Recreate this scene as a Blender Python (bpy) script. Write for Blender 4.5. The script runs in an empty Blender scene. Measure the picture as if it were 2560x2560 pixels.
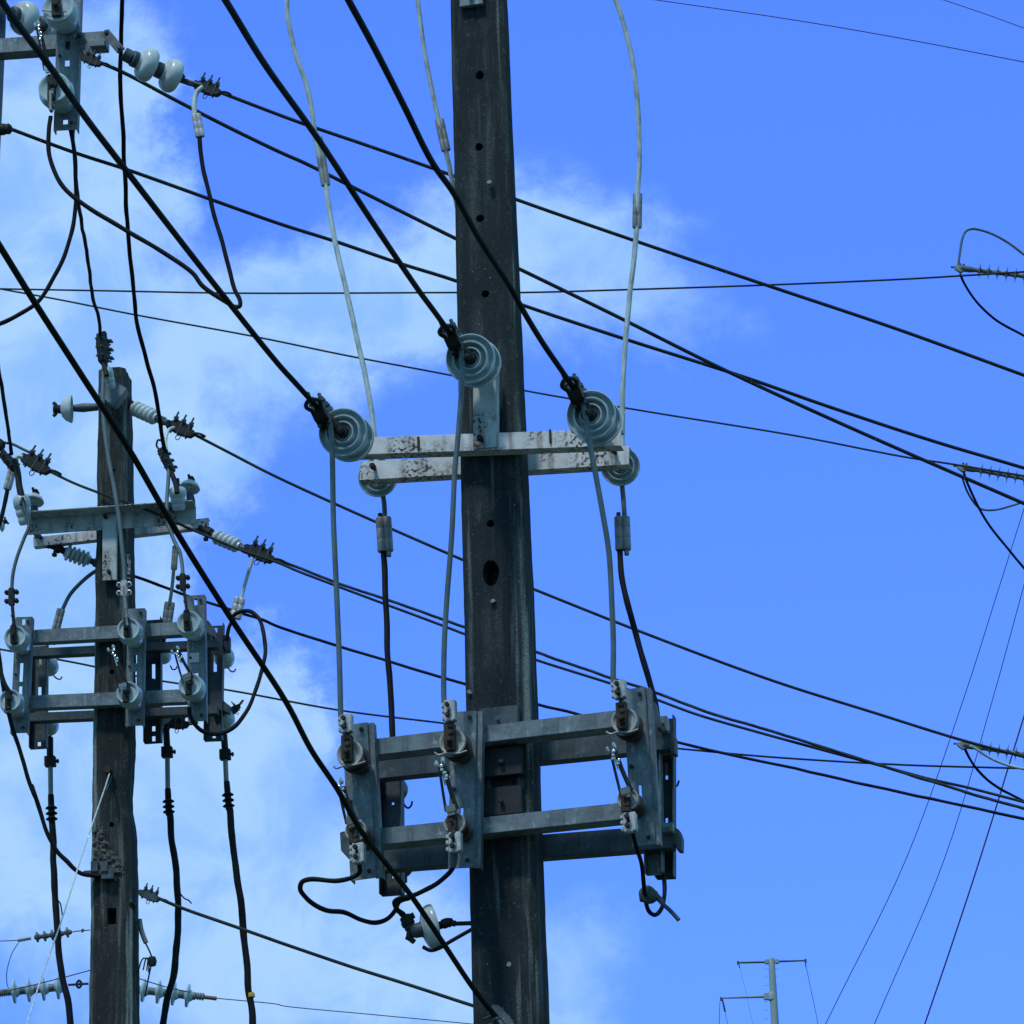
import bpy, bmesh, math, random
from mathutils import Vector, Matrix, noise
random.seed(7)
S = bpy.context.scene
COL = S.collection
RAD = math.radians

# ------------------------------------------------------------------ camera
PITCH, ROLL, FPX, HALF = RAD(20.0), RAD(1.87), 10900.0, 1280.0
CAMLOC = Vector((0, 0, 1.6))
cd = bpy.data.cameras.new('camera')
cam = bpy.data.objects.new('camera', cd); COL.objects.link(cam)
ROT = (Matrix.Rotation(math.pi/2 + PITCH, 3, 'X') @ Matrix.Rotation(-ROLL, 3, 'Z'))
cam.matrix_world = Matrix.Translation(CAMLOC) @ ROT.to_4x4()
cd.sensor_fit = 'HORIZONTAL'; cd.angle = 2*math.atan(HALF/FPX)
cd.clip_start = 0.1; cd.clip_end = 20000
S.camera = cam

def ray(px, py):
    return (ROT @ Vector(((px-HALF)/FPX, -(py-HALF)/FPX, -1.0)))

# ------------------------------------------------------------------ sun, sky, exposure
SUN_EL, SUN_AZ = RAD(60), RAD(208)        # azimuth clockwise from +Y: behind the camera, a little to the left
sd = bpy.data.lights.new('sun', 'SUN'); sd.energy = 1.9; sd.angle = RAD(6); sd.color = (1.0, 0.985, 0.95)
sun = bpy.data.objects.new('sun', sd); COL.objects.link(sun)
sv = Vector((math.sin(SUN_AZ)*math.cos(SUN_EL), math.cos(SUN_AZ)*math.cos(SUN_EL), math.sin(SUN_EL)))
sun.rotation_euler = (-sv).to_track_quat('-Z', 'Y').to_euler()
S.view_settings.view_transform = 'Standard'; S.view_settings.look = 'None'
S.view_settings.gamma = 1; S.view_settings.exposure = 0.0; S.view_settings.use_curve_mapping = False

W_ = bpy.data.worlds.new('World'); S.world = W_; W_.use_nodes = True
nt = W_.node_tree; nt.nodes.clear()
def N(tree, t, **kw):
    n = tree.nodes.new(t)
    for k, v in kw.items(): setattr(n, k, v)
    return n
def LK(tree, a, b): tree.links.new(a, b)
def mth(tree, op, a, b=None, clamp=False):
    n = N(tree, 'ShaderNodeMath', operation=op, use_clamp=clamp)
    for i, v in enumerate((a, b)):
        if v is None: continue
        if isinstance(v, (int, float)): n.inputs[i].default_value = v
        else: LK(tree, v, n.inputs[i])
    return n.outputs[0]
def sstep(tree, v, lo, hi, a=0.0, b=1.0):
    n = N(tree, 'ShaderNodeMapRange', interpolation_type='SMOOTHSTEP')
    LK(tree, v, n.inputs[0])
    for i, x in enumerate((lo, hi, a, b)): n.inputs[i+1].default_value = x
    return n.outputs[0]
def mixc(tree, f, a, b, mode='MIX'):
    n = N(tree, 'ShaderNodeMix', data_type='RGBA', blend_type=mode)
    for s, v in ((n.inputs[0], f), (n.inputs[6], a), (n.inputs[7], b)):
        if hasattr(v, 'links'): LK(tree, v, s)
        elif isinstance(v, (int, float)): s.default_value = v
        else: s.default_value = (*v, 1)
    return n.outputs[2]

out = N(nt, 'ShaderNodeOutputWorld'); bg = N(nt, 'ShaderNodeBackground'); bg.inputs[1].default_value = 0.1
LK(nt, bg.outputs[0], out.inputs[0])
sky = N(nt, 'ShaderNodeTexSky', sky_type='NISHITA', sun_disc=False)
sky.sun_elevation = SUN_EL; sky.sun_rotation = SUN_AZ
SKY_TINT = (0.70, 1.23, 3.7)
base = mixc(nt, 0.38, mixc(nt, 1.0, sky.outputs[0], SKY_TINT, 'MULTIPLY'), (1.10, 3.0, 10.0))
tc = N(nt, 'ShaderNodeTexCoord'); sep = N(nt, 'ShaderNodeSeparateXYZ'); LK(nt, tc.outputs['Generated'], sep.inputs[0])
ya = mth(nt, 'MAXIMUM', mth(nt, 'ABSOLUTE', sep.outputs[1]), 0.15)
pa = mth(nt, 'DIVIDE', sep.outputs[0], ya); pb = mth(nt, 'DIVIDE', sep.outputs[2], ya)
cmb = N(nt, 'ShaderNodeCombineXYZ'); LK(nt, pa, cmb.inputs[0]); LK(nt, pb, cmb.inputs[1])
def nz(scale, detail, rough, dist=0.0, loc=(0, 0, 0)):
    m = N(nt, 'ShaderNodeMapping'); LK(nt, cmb.outputs[0], m.inputs[0]); m.inputs[1].default_value = loc
    n = N(nt, 'ShaderNodeTexNoise'); LK(nt, m.outputs[0], n.inputs[0])
    n.inputs['Scale'].default_value = scale; n.inputs['Detail'].default_value = detail
    n.inputs['Roughness'].default_value = rough; n.inputs['Distortion'].default_value = dist
    return n
nwarp = nz(24, 8, 0.66); nbig = nz(19, 9, 0.64, 0.4, (3.1, 1.7, 0)); nfine = nz(60, 9, 0.66, 0.5, (7.7, 2.2, 0)); nshade = nz(30, 8, 0.6, 0.6, (1.2, 9.4, 0))
vs = N(nt, 'ShaderNodeVectorMath', operation='SUBTRACT'); LK(nt, nwarp.outputs['Color'], vs.inputs[0]); vs.inputs[1].default_value = (.5, .5, .5)
vsc = N(nt, 'ShaderNodeVectorMath', operation='SCALE'); LK(nt, vs.outputs[0], vsc.inputs[0]); vsc.inputs['Scale'].default_value = 0.055
vad = N(nt, 'ShaderNodeVectorMath', operation='ADD'); LK(nt, cmb.outputs[0], vad.inputs[0]); LK(nt, vsc.outputs[0], vad.inputs[1])
# cloud banks: direction (as seen at these picture bearings), spread, density
BANKS = [(60, 500, 440, 520, 1.5), (60, 1200, 520, 520, 1.5), (90, 1950, 440, 560, 1.4), (330, 250, 200, 330, .62),
         (560, 900, 420, 260, .75), (1000, 640, 420, 230, .95), (1320, 640, 340, 260, .8), (830, 800, 360, 240, .8), (1600, 700, 240, 220, .55), (1720, 830, 240, 110, .3),
         (350, 1250, 260, 260, .75), (520, 2300, 420, 420, .95), (640, 1800, 220, 260, .6), (900, 2450, 360, 330, .8), (1400, 2500, 240, 250, .95), (700, 1740, 150, 170, .8), (620, 1950, 260, 240, .4), (1000, 2260, 260, 300, .6),
         (560, 1500, 160, 130, -.5), (620, 300, 260, 300, -.5), (1000, 1500, 380, 300, -.3)]
acc = None
for (px, py, sx, sy, amp) in BANKS:
    d = ray(px, py); a_, b_ = d.x/d.y, d.z/d.y
    s1 = N(nt, 'ShaderNodeVectorMath', operation='SUBTRACT'); LK(nt, vad.outputs[0], s1.inputs[0]); s1.inputs[1].default_value = (a_, b_, 0)
    s2 = N(nt, 'ShaderNodeVectorMath', operation='MULTIPLY'); LK(nt, s1.outputs[0], s2.inputs[0])
    s2.inputs[1].default_value = (FPX/sx/1.05, FPX/sy/1.13, 0)
    ln = N(nt, 'ShaderNodeVectorMath', operation='LENGTH'); LK(nt, s2.outputs[0], ln.inputs[0])
    v = mth(nt, 'MULTIPLY', sstep(nt, ln.outputs['Value'], 1.45, 0.0), amp)
    acc = v if acc is None else mth(nt, 'ADD', acc, v)
front = sstep(nt, sep.outputs[1], 0.5, 0.8)
acc = mth(nt, 'MULTIPLY', acc, front)
# rest of the sky, out of view: added cloud, coloured to light the objects
ctr = ray(1280, 1280); ca, cb = ctr.x/ctr.y, ctr.z/ctr.y
s1 = N(nt, 'ShaderNodeVectorMath', operation='SUBTRACT'); LK(nt, cmb.outputs[0], s1.inputs[0]); s1.inputs[1].default_value = (ca, cb, 0)
ln = N(nt, 'ShaderNodeVectorMath', operation='LENGTH'); LK(nt, s1.outputs[0], ln.inputs[0])
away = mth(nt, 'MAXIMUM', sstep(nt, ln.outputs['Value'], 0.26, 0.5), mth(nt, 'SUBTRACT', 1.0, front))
acc = mth(nt, 'ADD', acc, mth(nt, 'MULTIPLY', away, 1.0))
nn = mth(nt, 'MULTIPLY', mth(nt, 'SUBTRACT', nbig.outputs['Fac'], 0.5), 1.2)
nf = mth(nt, 'MULTIPLY', mth(nt, 'SUBTRACT', nfine.outputs['Fac'], 0.5), 0.6)
dens = mth(nt, 'ADD', mth(nt, 'ADD', acc, mth(nt, 'MULTIPLY', nn, mth(nt, 'MINIMUM', mth(nt, 'ADD', acc, .18), 1.0))), mth(nt, 'MULTIPLY', nf, mth(nt, 'MINIMUM', acc, 1.0)))
cov = mth(nt, 'MULTIPLY', sstep(nt, dens, 0.10, 1.15), 0.97)
CLOUD = (4.2, 6.75, 10.2); UNSEEN_FILL_CLOUD = (1.85, 4.35, 5.9)  # second colour: added off-view cloud, tinted for the light on the objects
ccol = mixc(nt, away, mixc(nt, sstep(nt, nshade.outputs['Fac'], .34, .62), (2.7, 5.25, 10.0), (4.15, 6.75, 10.3)), UNSEEN_FILL_CLOUD)
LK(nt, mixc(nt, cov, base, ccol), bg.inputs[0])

# ------------------------------------------------------------------ materials
def mat(name, c1, c2=None, rough=.6, metal=0.0, scale=(9, 9, 9), lo=.35, hi=.65, bump=0.0, bscale=60, spot=None, spec=.5):
    m = bpy.data.materials.new(name); m.use_nodes = True
    t = m.node_tree; p = t.nodes['Principled BSDF']
    p.inputs['Roughness'].default_value = rough; p.inputs['Metallic'].default_value = metal
    p.inputs['Specular IOR Level'].default_value = spec
    c = N(t, 'ShaderNodeTexCoord'); mp = N(t, 'ShaderNodeMapping'); LK(t, c.outputs['Object'], mp.inputs[0]); mp.inputs[3].default_value = scale
    n = N(t, 'ShaderNodeTexNoise'); LK(t, mp.outputs[0], n.inputs[0]); n.inputs['Scale'].default_value = 1; n.inputs['Detail'].default_value = 7; n.inputs['Roughness'].default_value = .65
    col = mixc(t, sstep(t, n.outputs['Fac'], lo, hi), c1, c2 or tuple(x*.7 for x in c1))
    if spot:                                  # (colour, noise scale, threshold, broad scale, broad threshold)
        sc, s_, th, bs, bt = spot
        a = N(t, 'ShaderNodeTexNoise'); LK(t, c.outputs['Object'], a.inputs[0]); a.inputs['Scale'].default_value = s_; a.inputs['Detail'].default_value = 6
        b = N(t, 'ShaderNodeTexNoise'); LK(t, c.outputs['Object'], b.inputs[0]); b.inputs['Scale'].default_value = bs; b.inputs['Detail'].default_value = 2
        f = mth(t, 'MULTIPLY', sstep(t, a.outputs['Fac'], th, th+.05), sstep(t, b.outputs['Fac'], bt, bt+.08))
        st = N(t, 'ShaderNodeMapping'); LK(t, c.outputs['Object'], st.inputs[0]); st.inputs[3].default_value = (24, 24, 3)
        sn = N(t, 'ShaderNodeTexNoise'); LK(t, st.outputs[0], sn.inputs[0]); sn.inputs['Scale'].default_value = 1; sn.inputs['Detail'].default_value = 5
        col = mixc(t, mth(t, 'MULTIPLY', sstep(t, sn.outputs['Fac'], .50, .70), .65), col, (.20, .165, .14))      # rusty runs
        halo = mth(t, 'MULTIPLY', sstep(t, a.outputs['Fac'], th-.07, th+.03), sstep(t, b.outputs['Fac'], bt-.06, bt+.06))
        col = mixc(t, mth(t, 'MULTIPLY', halo, .6), col, (.24, .19, .16))
        col = mixc(t, f, col, sc)
    LK(t, col, p.inputs['Base Color'])
    LK(t, mth(t, 'ADD', mth(t, 'MULTIPLY', n.outputs['Fac'], .25), rough-.12), p.inputs['Roughness'])
    if bump:
        bn = N(t, 'ShaderNodeTexNoise'); LK(t, c.outputs['Object'], bn.inputs[0]); bn.inputs['Scale'].default_value = bscale; bn.inputs['Detail'].default_value = 5
        bp = N(t, 'ShaderNodeBump'); bp.inputs['Strength'].default_value = bump; bp.inputs['Distance'].default_value = .004
        LK(t, bn.outputs['Fac'], bp.inputs['Height']); LK(t, bp.outputs[0], p.inputs['Normal'])
    return m

def concrete(name, dark, pale, speck):
    m = bpy.data.materials.new(name); m.use_nodes = True
    t = m.node_tree; p = t.nodes['Principled BSDF']; p.inputs['Specular IOR Level'].default_value = .25
    c = N(t, 'ShaderNodeTexCoord')
    def tn(sc, det, loc=(0, 0, 0)):
        mp = N(t, 'ShaderNodeMapping'); LK(t, c.outputs['Object'], mp.inputs[0]); mp.inputs[3].default_value = sc; mp.inputs[1].default_value = loc
        n = N(t, 'ShaderNodeTexNoise'); LK(t, mp.outputs[0], n.inputs[0]); n.inputs['Scale'].default_value = 1; n.inputs['Detail'].default_value = det; n.inputs['Roughness'].default_value = .7
        return n.outputs['Fac']
    streak = tn((26, 26, 1.1), 6); blot = tn((7, 7, 3.2), 7, (4, 2, 9)); grit = tn((160, 160, 160), 4); run = tn((14, 14, .7), 3, (2, 8, 1))
    f = mth(t, 'MULTIPLY', sstep(t, streak, .40, .72), sstep(t, blot, .40, .62))
    col = mixc(t, f, dark, pale)
    col = mixc(t, mth(t, 'MULTIPLY', sstep(t, run, .54, .66), .7), col, tuple(x*2.2 for x in pale))
    col = mixc(t, sstep(t, grit, .38, .62, 0, .6), col, tuple(x*.4 for x in dark))
    col = mixc(t, mth(t, 'MULTIPLY', sstep(t, tn((70, 70, 45), 5, (6, 3, 3)), .58, .68), .55), col, pale)
    vo = N(t, 'ShaderNodeTexVoronoi'); LK(t, c.outputs['Object'], vo.inputs[0]); vo.inputs['Scale'].default_value = 34
    sp = mth(t, 'MULTIPLY', sstep(t, vo.outputs['Distance'], .13, .05), sstep(t, tn((9, 9, 9), 2, (5, 5, 5)), .6, .63))
    col = mixc(t, sp, col, speck)
    LK(t, col, p.inputs['Base Color']); p.inputs['Roughness'].default_value = .88
    bp = N(t, 'ShaderNodeBump'); bp.inputs['Strength'].default_value = .8; bp.inputs['Distance'].default_value = .006
    LK(t, mth(t, 'ADD', grit, streak), bp.inputs['Height']); LK(t, bp.outputs[0], p.inputs['Normal'])
    return m

def steel(name, c, rough=.55, metal=.15):
    """zinc coating: mottled spangle, pale bloom, dirt runs"""
    m = bpy.data.materials.new(name); m.use_nodes = True
    t = m.node_tree; p = t.nodes['Principled BSDF']; p.inputs['Metallic'].default_value = metal
    k = N(t, 'ShaderNodeTexCoord')
    def tn(sc, det, loc=(0, 0, 0), ro=.65):
        mp = N(t, 'ShaderNodeMapping'); LK(t, k.outputs['Object'], mp.inputs[0]); mp.inputs[3].default_value = sc; mp.inputs[1].default_value = loc
        n = N(t, 'ShaderNodeTexNoise'); LK(t, mp.outputs[0], n.inputs[0]); n.inputs['Scale'].default_value = 1; n.inputs['Detail'].default_value = det; n.inputs['Roughness'].default_value = ro
        return n.outputs['Fac']
    a = tn((11, 11, 11), 7); b = tn((34, 34, 26), 6, (3, 1, 4)); d = tn((38, 38, 3), 4, (8, 2, 2)); e = tn((150, 150, 150), 3)
    col = mixc(t, sstep(t, a, .36, .64), tuple(x*.55 for x in c), c)
    col = mixc(t, mth(t, 'MULTIPLY', sstep(t, b, .55, .68), .75), col, tuple(x*1.75 for x in c))
    col = mixc(t, mth(t, 'MULTIPLY', sstep(t, d, .52, .70), .6), col, (c[0]*.34, c[1]*.32, c[2]*.30))
    col = mixc(t, mth(t, 'MULTIPLY', sstep(t, e, .5, .75), .35), col, tuple(x*.5 for x in c))
    LK(t, col, p.inputs['Base Color']); LK(t, mth(t, 'ADD', mth(t, 'MULTIPLY', b, .4), rough-.2), p.inputs['Roughness'])
    bp = N(t, 'ShaderNodeBump'); bp.inputs['Strength'].default_value = .25; bp.inputs['Distance'].default_value = .003
    LK(t, mth(t, 'ADD', b, e), bp.inputs['Height']); LK(t, bp.outputs[0], p.inputs['Normal'])
    return m

M_ = dict(
 pole=concrete('stained_concrete', (.021, .033, .040), (.105, .130, .138), (.26, .29, .28)),
 pole2=concrete('weathered_concrete', (.028, .037, .038), (.125, .140, .130), (.28, .29, .25)),
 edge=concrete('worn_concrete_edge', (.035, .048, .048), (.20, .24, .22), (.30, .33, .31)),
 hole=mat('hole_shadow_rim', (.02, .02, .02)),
 spall=mat('broken_aggregate', (.13, .135, .125), (.028, .032, .032), rough=.9, scale=(60, 60, 60), lo=.42, hi=.58, bump=.9, bscale=90),
 porc=mat('pale_grey_porcelain', (.50, .66, .70), (.38, .52, .56), rough=.13, scale=(18, 18, 18)),
 porcw=mat('white_porcelain', (.60, .71, .74), (.46, .55, .57), rough=.25, scale=(14, 14, 14)),
 porcb=mat('brown_porcelain', (.045, .024, .018), (.03, .018, .015), rough=.3),
 polym=mat('grey_polymer', (.14, .19, .18), (.08, .11, .11), rough=.5),
 rimg=mat('chalky_white_glaze', (.52, .53, .52), (.30, .30, .28), rough=.4, scale=(40, 40, 40)),
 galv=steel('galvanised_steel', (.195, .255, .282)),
 darkplate=steel('near_black_plate', (.014, .022, .027)),  # near-black steel for two plates on the tall pole
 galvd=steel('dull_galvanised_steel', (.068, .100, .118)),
 white=mat('flaking_white_paint', (.76, .79, .81), (.56, .61, .63), rough=.6, scale=(7, 7, 7), bump=.15, spot=((.030, .024, .026), 75, .545, 3.4, .53)),
 grey=mat('grey_painted_steel', (.50, .59, .60), (.36, .44, .46), rough=.6, scale=(9, 9, 9), spot=((.05, .03, .025), 70, .53, 5.0, .56)),
 rust=mat('rusted_iron', (.045, .030, .022), (.020, .017, .015), rough=.75, scale=(40, 40, 40), bump=.4),
 iron=mat('dark_iron', (.022, .029, .030), (.010, .014, .015), spec=.3, rough=.65, scale=(40, 40, 40), bump=.4),
 alu=mat('bright_aluminium', (.60, .62, .61), (.38, .40, .40), rough=.4, metal=.3, scale=(30, 30, 30), bump=.1),
 lead=mat('dull_aluminium', (.30, .33, .33), (.17, .19, .19), rough=.5, metal=.25, scale=(26, 26, 12), bump=.2),
 wlight=mat('pale_weathered_conductor', (.62, .74, .75), (.32, .41, .41), rough=.5, metal=.1, scale=(30, 30, 14), lo=.38, hi=.7),
 wgrey=mat('grey_conductor', (.12, .19, .21), (.075, .125, .14), rough=.5, metal=.1, scale=(20, 20, 8)),
 wdark=mat('weathered_line_wire', (.022, .038, .038), (.012, .022, .023), rough=.7, scale=(10, 10, 10), spec=.25),
 black=mat('black_rubber', (.006, .010, .014), (.004, .006, .009), spec=.2, rough=.65, scale=(12, 12, 12), bump=.2, bscale=30),
 heavy=mat('dark_insulated_cable', (.014, .021, .017), (.008, .013, .011), spec=.15, rough=.75, scale=(8, 8, 8), bump=.2, bscale=30),
 navy=mat('thin_dark_wire', (.015, .020, .035), rough=.6),
 chrome=mat('polished_contact', (.75, .75, .72), rough=.18, metal=.9),
 yellow=mat('yellow_tape', (.65, .42, .04), rough=.6),
 pink=mat('faded_red_tip', (.22, .12, .12), rough=.6),
 sticker=mat('white_plate', (.62, .66, .66), (.5, .54, .54), rough=.5),
 steel=mat('far_pale_steel', (.30, .42, .44), (.24, .34, .36), rough=.6),
 ground=mat('grassy_ground', (.035, .055, .030), (.06, .065, .05), rough=.95, scale=(.4, .4, .4)),
)

# ------------------------------------------------------------------ placement: a picture bearing cut with an upright plane at a real distance
CROP = dict(A=(0, 0, 2.76), B=(0, 700, 2.76), C=(0, 1300, 2.76), D=(0, 1860, 2.76), E=(700, 0, 2.76), F=(740, 700, 2.76), G=(740, 1300, 2.76),
            H=(700, 1860, 2.76), I=(1200, 700, 2.76), J=(1200, 1600, 2.76), Z=(0, 0, 1/1.325), K=(1700, 2300, 4.83), R=(2260, 500, 4.83),
            Q=(2260, 1080, 4.83), P=(2260, 1750, 4.83), X=(0, 0, 1), S=(800, 1750, 5.52), U=(1480, 1670, 5.52), V=(0, 1080, 7.728),
            W=(740, 1880, 4.39), L=(0, 1500, 5.084), N=(300, 1480, 5.084))
def px(c):
    o = CROP[c[0]]; return (o[0] + c[1]/o[2], o[1] + c[2]/o[2])
class Frame:
    def __init__(s, x, y, yaw):
        s.o = Vector((x, y, 0)); s.u = Vector((math.cos(yaw), -math.sin(yaw), 0)); s.v = Vector((math.sin(yaw), math.cos(yaw), 0)); s.w = Vector((0, 0, 1))
    def at(s, c, v):
        d = ray(*px(c)); k = (v - (CAMLOC - s.o).dot(s.v))/d.dot(s.v)
        return CAMLOC + d*k
    def loc(s, p): q = p - s.o; return Vector((q.dot(s.u), q.dot(s.v), q.z))
WF = Frame(0, 0, 0)
def atY(c, y): return WF.at(c, y)
def mpp(p):                       # metres per picture pixel at p
    return (ROT.transposed() @ (p - CAMLOC)).z * -1/FPX
MF = Frame(atY(('X', 1277, 2560), 16.0).x, 16.0, RAD(13))
LF = Frame(atY(('X', 287, 2000), 23.0).x, 23.0, RAD(6))
TF = Frame(atY(('X', -50, 100), 20.0).x, 20.0, RAD(6))

# ------------------------------------------------------------------ mesh helpers
class MB:
    def __init__(s): s.v = []; s.f = []
    def add(s, vs, fs):
        b = len(s.v); s.v += [Vector(x) for x in vs]; s.f += [tuple(b+i for i in f) for f in fs]; return s
def basis(d, hint=Vector((0, 0, 1))):
    d = d.normalized()
    if abs(d.dot(hint)) > .97: hint = Vector((1, 0, 0))
    s = d.cross(hint).normalized(); return d, s, s.cross(d).normalized()
def add_box(mb, c, ax, h):
    a, b, e = [Vector(x).normalized()*y for x, y in zip(ax, h)]
    vs = [c + a*i + b*j + e*k for i in (-1, 1) for j in (-1, 1) for k in (-1, 1)]
    mb.add(vs, [(0, 1, 3, 2), (4, 6, 7, 5), (0, 4, 5, 1), (2, 3, 7, 6), (0, 2, 6, 4), (1, 5, 7, 3)]); return mb
def add_prism(mb, prof, p0, p1, a, b):            # closed 2-D outline (along a, b) swept from p0 to p1
    n = len(prof); vs = [p + a*x + b*y for p in (p0, p1) for x, y in prof]
    mb.add(vs, [(i, (i+1) % n, n+(i+1) % n, n+i) for i in range(n)] + [tuple(range(n))[::-1], tuple(range(n, 2*n))]); return mb
def add_lathe(mb, o, axis, prof, seg=28):         # prof: (radius, distance along axis)
    d, s, t = basis(axis); base = len(mb.v); rings = []
    for r, z in prof:
        if r < 1e-6: mb.v.append(o + d*z); rings.append([len(mb.v)-1])
        else:
            rg = []
            for k in range(seg):
                an = 2*math.pi*k/seg; mb.v.append(o + d*z + (s*math.cos(an) + t*math.sin(an))*r); rg.append(len(mb.v)-1)
            rings.append(rg)
    for A, B in zip(rings, rings[1:]):
        if len(A) == 1 and len(B) == 1: continue
        for k in range(seg):
            k2 = (k+1) % seg
            if len(A) == 1: mb.f.append((A[0], B[k], B[k2]))
            elif len(B) == 1: mb.f.append((A[k], A[k2], B[0]))
            else: mb.f.append((A[k], A[k2], B[k2], B[k]))
    return mb
def smooth(pts, n=7):
    if len(pts) < 3: return list(pts)
    P = [pts[0]*2 - pts[1]] + list(pts) + [pts[-1]*2 - pts[-2]]; o = []
    for i in range(1, len(P)-2):
        p0, p1, p2, p3 = P[i-1:i+3]
        t0 = 0; t1 = t0 + max((p1-p0).length, 1e-6)**.5; t2 = t1 + max((p2-p1).length, 1e-6)**.5; t3 = t2 + max((p3-p2).length, 1e-6)**.5
        for k in range(n):
            t = t1 + (t2-t1)*k/n
            a1 = p0*((t1-t)/(t1-t0)) + p1*((t-t0)/(t1-t0)); a2 = p1*((t2-t)/(t2-t1)) + p2*((t-t1)/(t2-t1)); a3 = p2*((t3-t)/(t3-t2)) + p3*((t-t2)/(t3-t2))
            b1 = a1*((t2-t)/(t2-t0)) + a2*((t-t0)/(t2-t0)); b2 = a2*((t3-t)/(t3-t1)) + a3*((t-t1)/(t3-t1))
            o.append(b1*((t2-t)/(t2-t1)) + b2*((t-t1)/(t2-t1)))
    o.append(P[-2]); return o
def add_tube(mb, pts, r, seg=10, n=7, strands=0, lay=.12, curve=True):
    P = smooth(pts, n) if curve else list(pts)
    if strands:                                   # twisted strands need short steps
        Q = [P[0]]
        for a, b in zip(P, P[1:]):
            m = max(1, int((b-a).length/(lay/6)))
            Q += [a.lerp(b, (k+1)/m) for k in range(m)]
        P = Q; seg = strands*4
    R = r if isinstance(r, list) else [r]*len(P)
    if len(R) != len(P): R = [R[min(len(R)-1, int(i*len(R)/len(P)))] for i in range(len(P))]
    d, s, t = basis(P[1]-P[0]); base = len(mb.v); L = 0
    for i, p in enumerate(P):
        tg = (P[min(i+1, len(P)-1)] - P[max(i-1, 0)]).normalized()
        s = (s - tg*s.dot(tg)).normalized(); t = tg.cross(s)
        if i: L += (p-P[i-1]).length
        for k in range(seg):
            an = 2*math.pi*k/seg; rr = R[i]
            if strands: rr *= .86 + .17*abs(math.cos(strands*an/2)); an += 2*math.pi*L/lay/strands
            mb.v.append(p + (s*math.cos(an) + t*math.sin(an))*rr)
    for i in range(len(P)-1):
        for k in range(seg):
            a = base+i*seg; k2 = (k+1) % seg
            mb.f.append((a+k, a+k2, a+seg+k2, a+seg+k))
    mb.f.append(tuple(base+k for k in range(seg))[::-1]); mb.f.append(tuple(base+(len(P)-1)*seg+k for k in range(seg)))
    return mb
def add_bolt(mb, p, axis, r, l):                  # hex head with a short shank
    add_lathe(mb, p, axis, [(0, 0), (r*.55, 0), (r*.55, l*.45), (r, l*.45), (r, l*.85), (r*.8, l), (0, l)], 6)

def obj(name, mb, m, root=None, bevel=0.0, sharp=32):
    me = bpy.data.meshes.new(name); o = bpy.data.objects.new(name, me); COL.objects.link(o)
    base = Vector((0, 0, 0)); r = root
    while r is not None: base += r.location; r = r.parent
    if root is None:
        lo = Vector([min(v[i] for v in mb.v) for i in range(3)]); hi = Vector([max(v[i] for v in mb.v) for i in range(3)]); c = (lo+hi)/2
        o.location = c; base = c
    else: o.parent = root
    me.from_pydata([v - base for v in mb.v], [], mb.f)
    bm = bmesh.new(); bm.from_mesh(me); bmesh.ops.recalc_face_normals(bm, faces=bm.faces)
    if bevel:
        es = [e for e in bm.edges if len(e.link_faces) == 2 and e.calc_face_angle(0) > .6]
        bmesh.ops.bevel(bm, geom=es, offset=bevel, segments=2, affect='EDGES', clamp_overlap=True)
    for f in bm.faces: f.smooth = True
    bm.to_mesh(me); bm.free(); me.set_sharp_from_angle(angle=RAD(sharp))
    me.materials.append(M_[m] if isinstance(m, str) else m)
    return o
def tag(o, label, cat, group=None):
    o['label'] = label; o['category'] = cat
    if group: o['group'] = group
    return o
def thing(name, label, cat, loc, group=None):
    o = bpy.data.objects.new(name, None); COL.objects.link(o); o.location = loc; o.empty_display_size = .05
    return tag(o, label, cat, group)

# ------------------------------------------------------------------ wires
def depth_y(d, c):
    return d[0].at(c, d[1]).y if isinstance(d, tuple) else d
def wpath(pts, d0, d1):
    y0, y1 = depth_y(d0, pts[0]), depth_y(d1, pts[-1])
    q = [px(c) for c in pts]; L = [0]
    for a, b in zip(q, q[1:]): L.append(L[-1] + math.hypot(b[0]-a[0], b[1]-a[1]))
    return [atY(c, y0 + (y1-y0)*l/L[-1]) for c, l in zip(pts, L)]
def pts_(crop, *xy): return [(crop, x, y) for x, y in xy]
def wire(name, label, cat, pts, d0, d1, w, m, ext0=0, ext1=0, group=None, root=None, strands=0, seg=10, ref=-1, lay=.12, floor=False):
    P = wpath(pts, d0, d1); r = w/2*mpp(P[ref])
    if ext0: P = [P[0] + (P[0]-P[1]).normalized()*ext0] + P
    if ext1: P = P + [P[-1] + (P[-1]-P[-2]).normalized()*ext1]
    if floor: P = P + [Vector((P[-1].x + (P[-1].x-P[-2].x)*.6, P[-1].y, 2.6)), Vector((P[-1].x + (P[-1].x-P[-2].x)*.7, P[-1].y, 0))]
    if m == 'black' and not strands:                     # slight kinks, taped swellings
        P = smooth(P, 7); q = random.random()*50
        P = [p + Vector((noise.noise(p*7 + Vector((q, 0, 0))), noise.noise(p*7 + Vector((0, q, 0))), noise.noise(p*7 + Vector((0, 0, q)))))*r*.42*(0 if i in (0, len(P)-1) else 1) for i, p in enumerate(P)]
        r = [r*(1 + .10*noise.noise(p*16) + .10*max(0, noise.noise(p*5 + Vector((q, q, 0)))-.15)) for p in P]
        o = obj(name, add_tube(MB(), P, r, seg=seg, curve=False), m, root, sharp=60)
    else: o = obj(name, add_tube(MB(), P, r, seg=seg, strands=strands, lay=lay), m, root, sharp=60)
    if root is None: tag(o, label, cat, group)
    return o

# ------------------------------------------------------------------ ground
g = MB().add([(-6000, -3000, 0), (6000, -3000, 0), (6000, 9000, 0), (-6000, 9000, 0)], [(0, 1, 2, 3)])
o = obj('ground', g, 'ground'); o['kind'] = 'structure'

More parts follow.
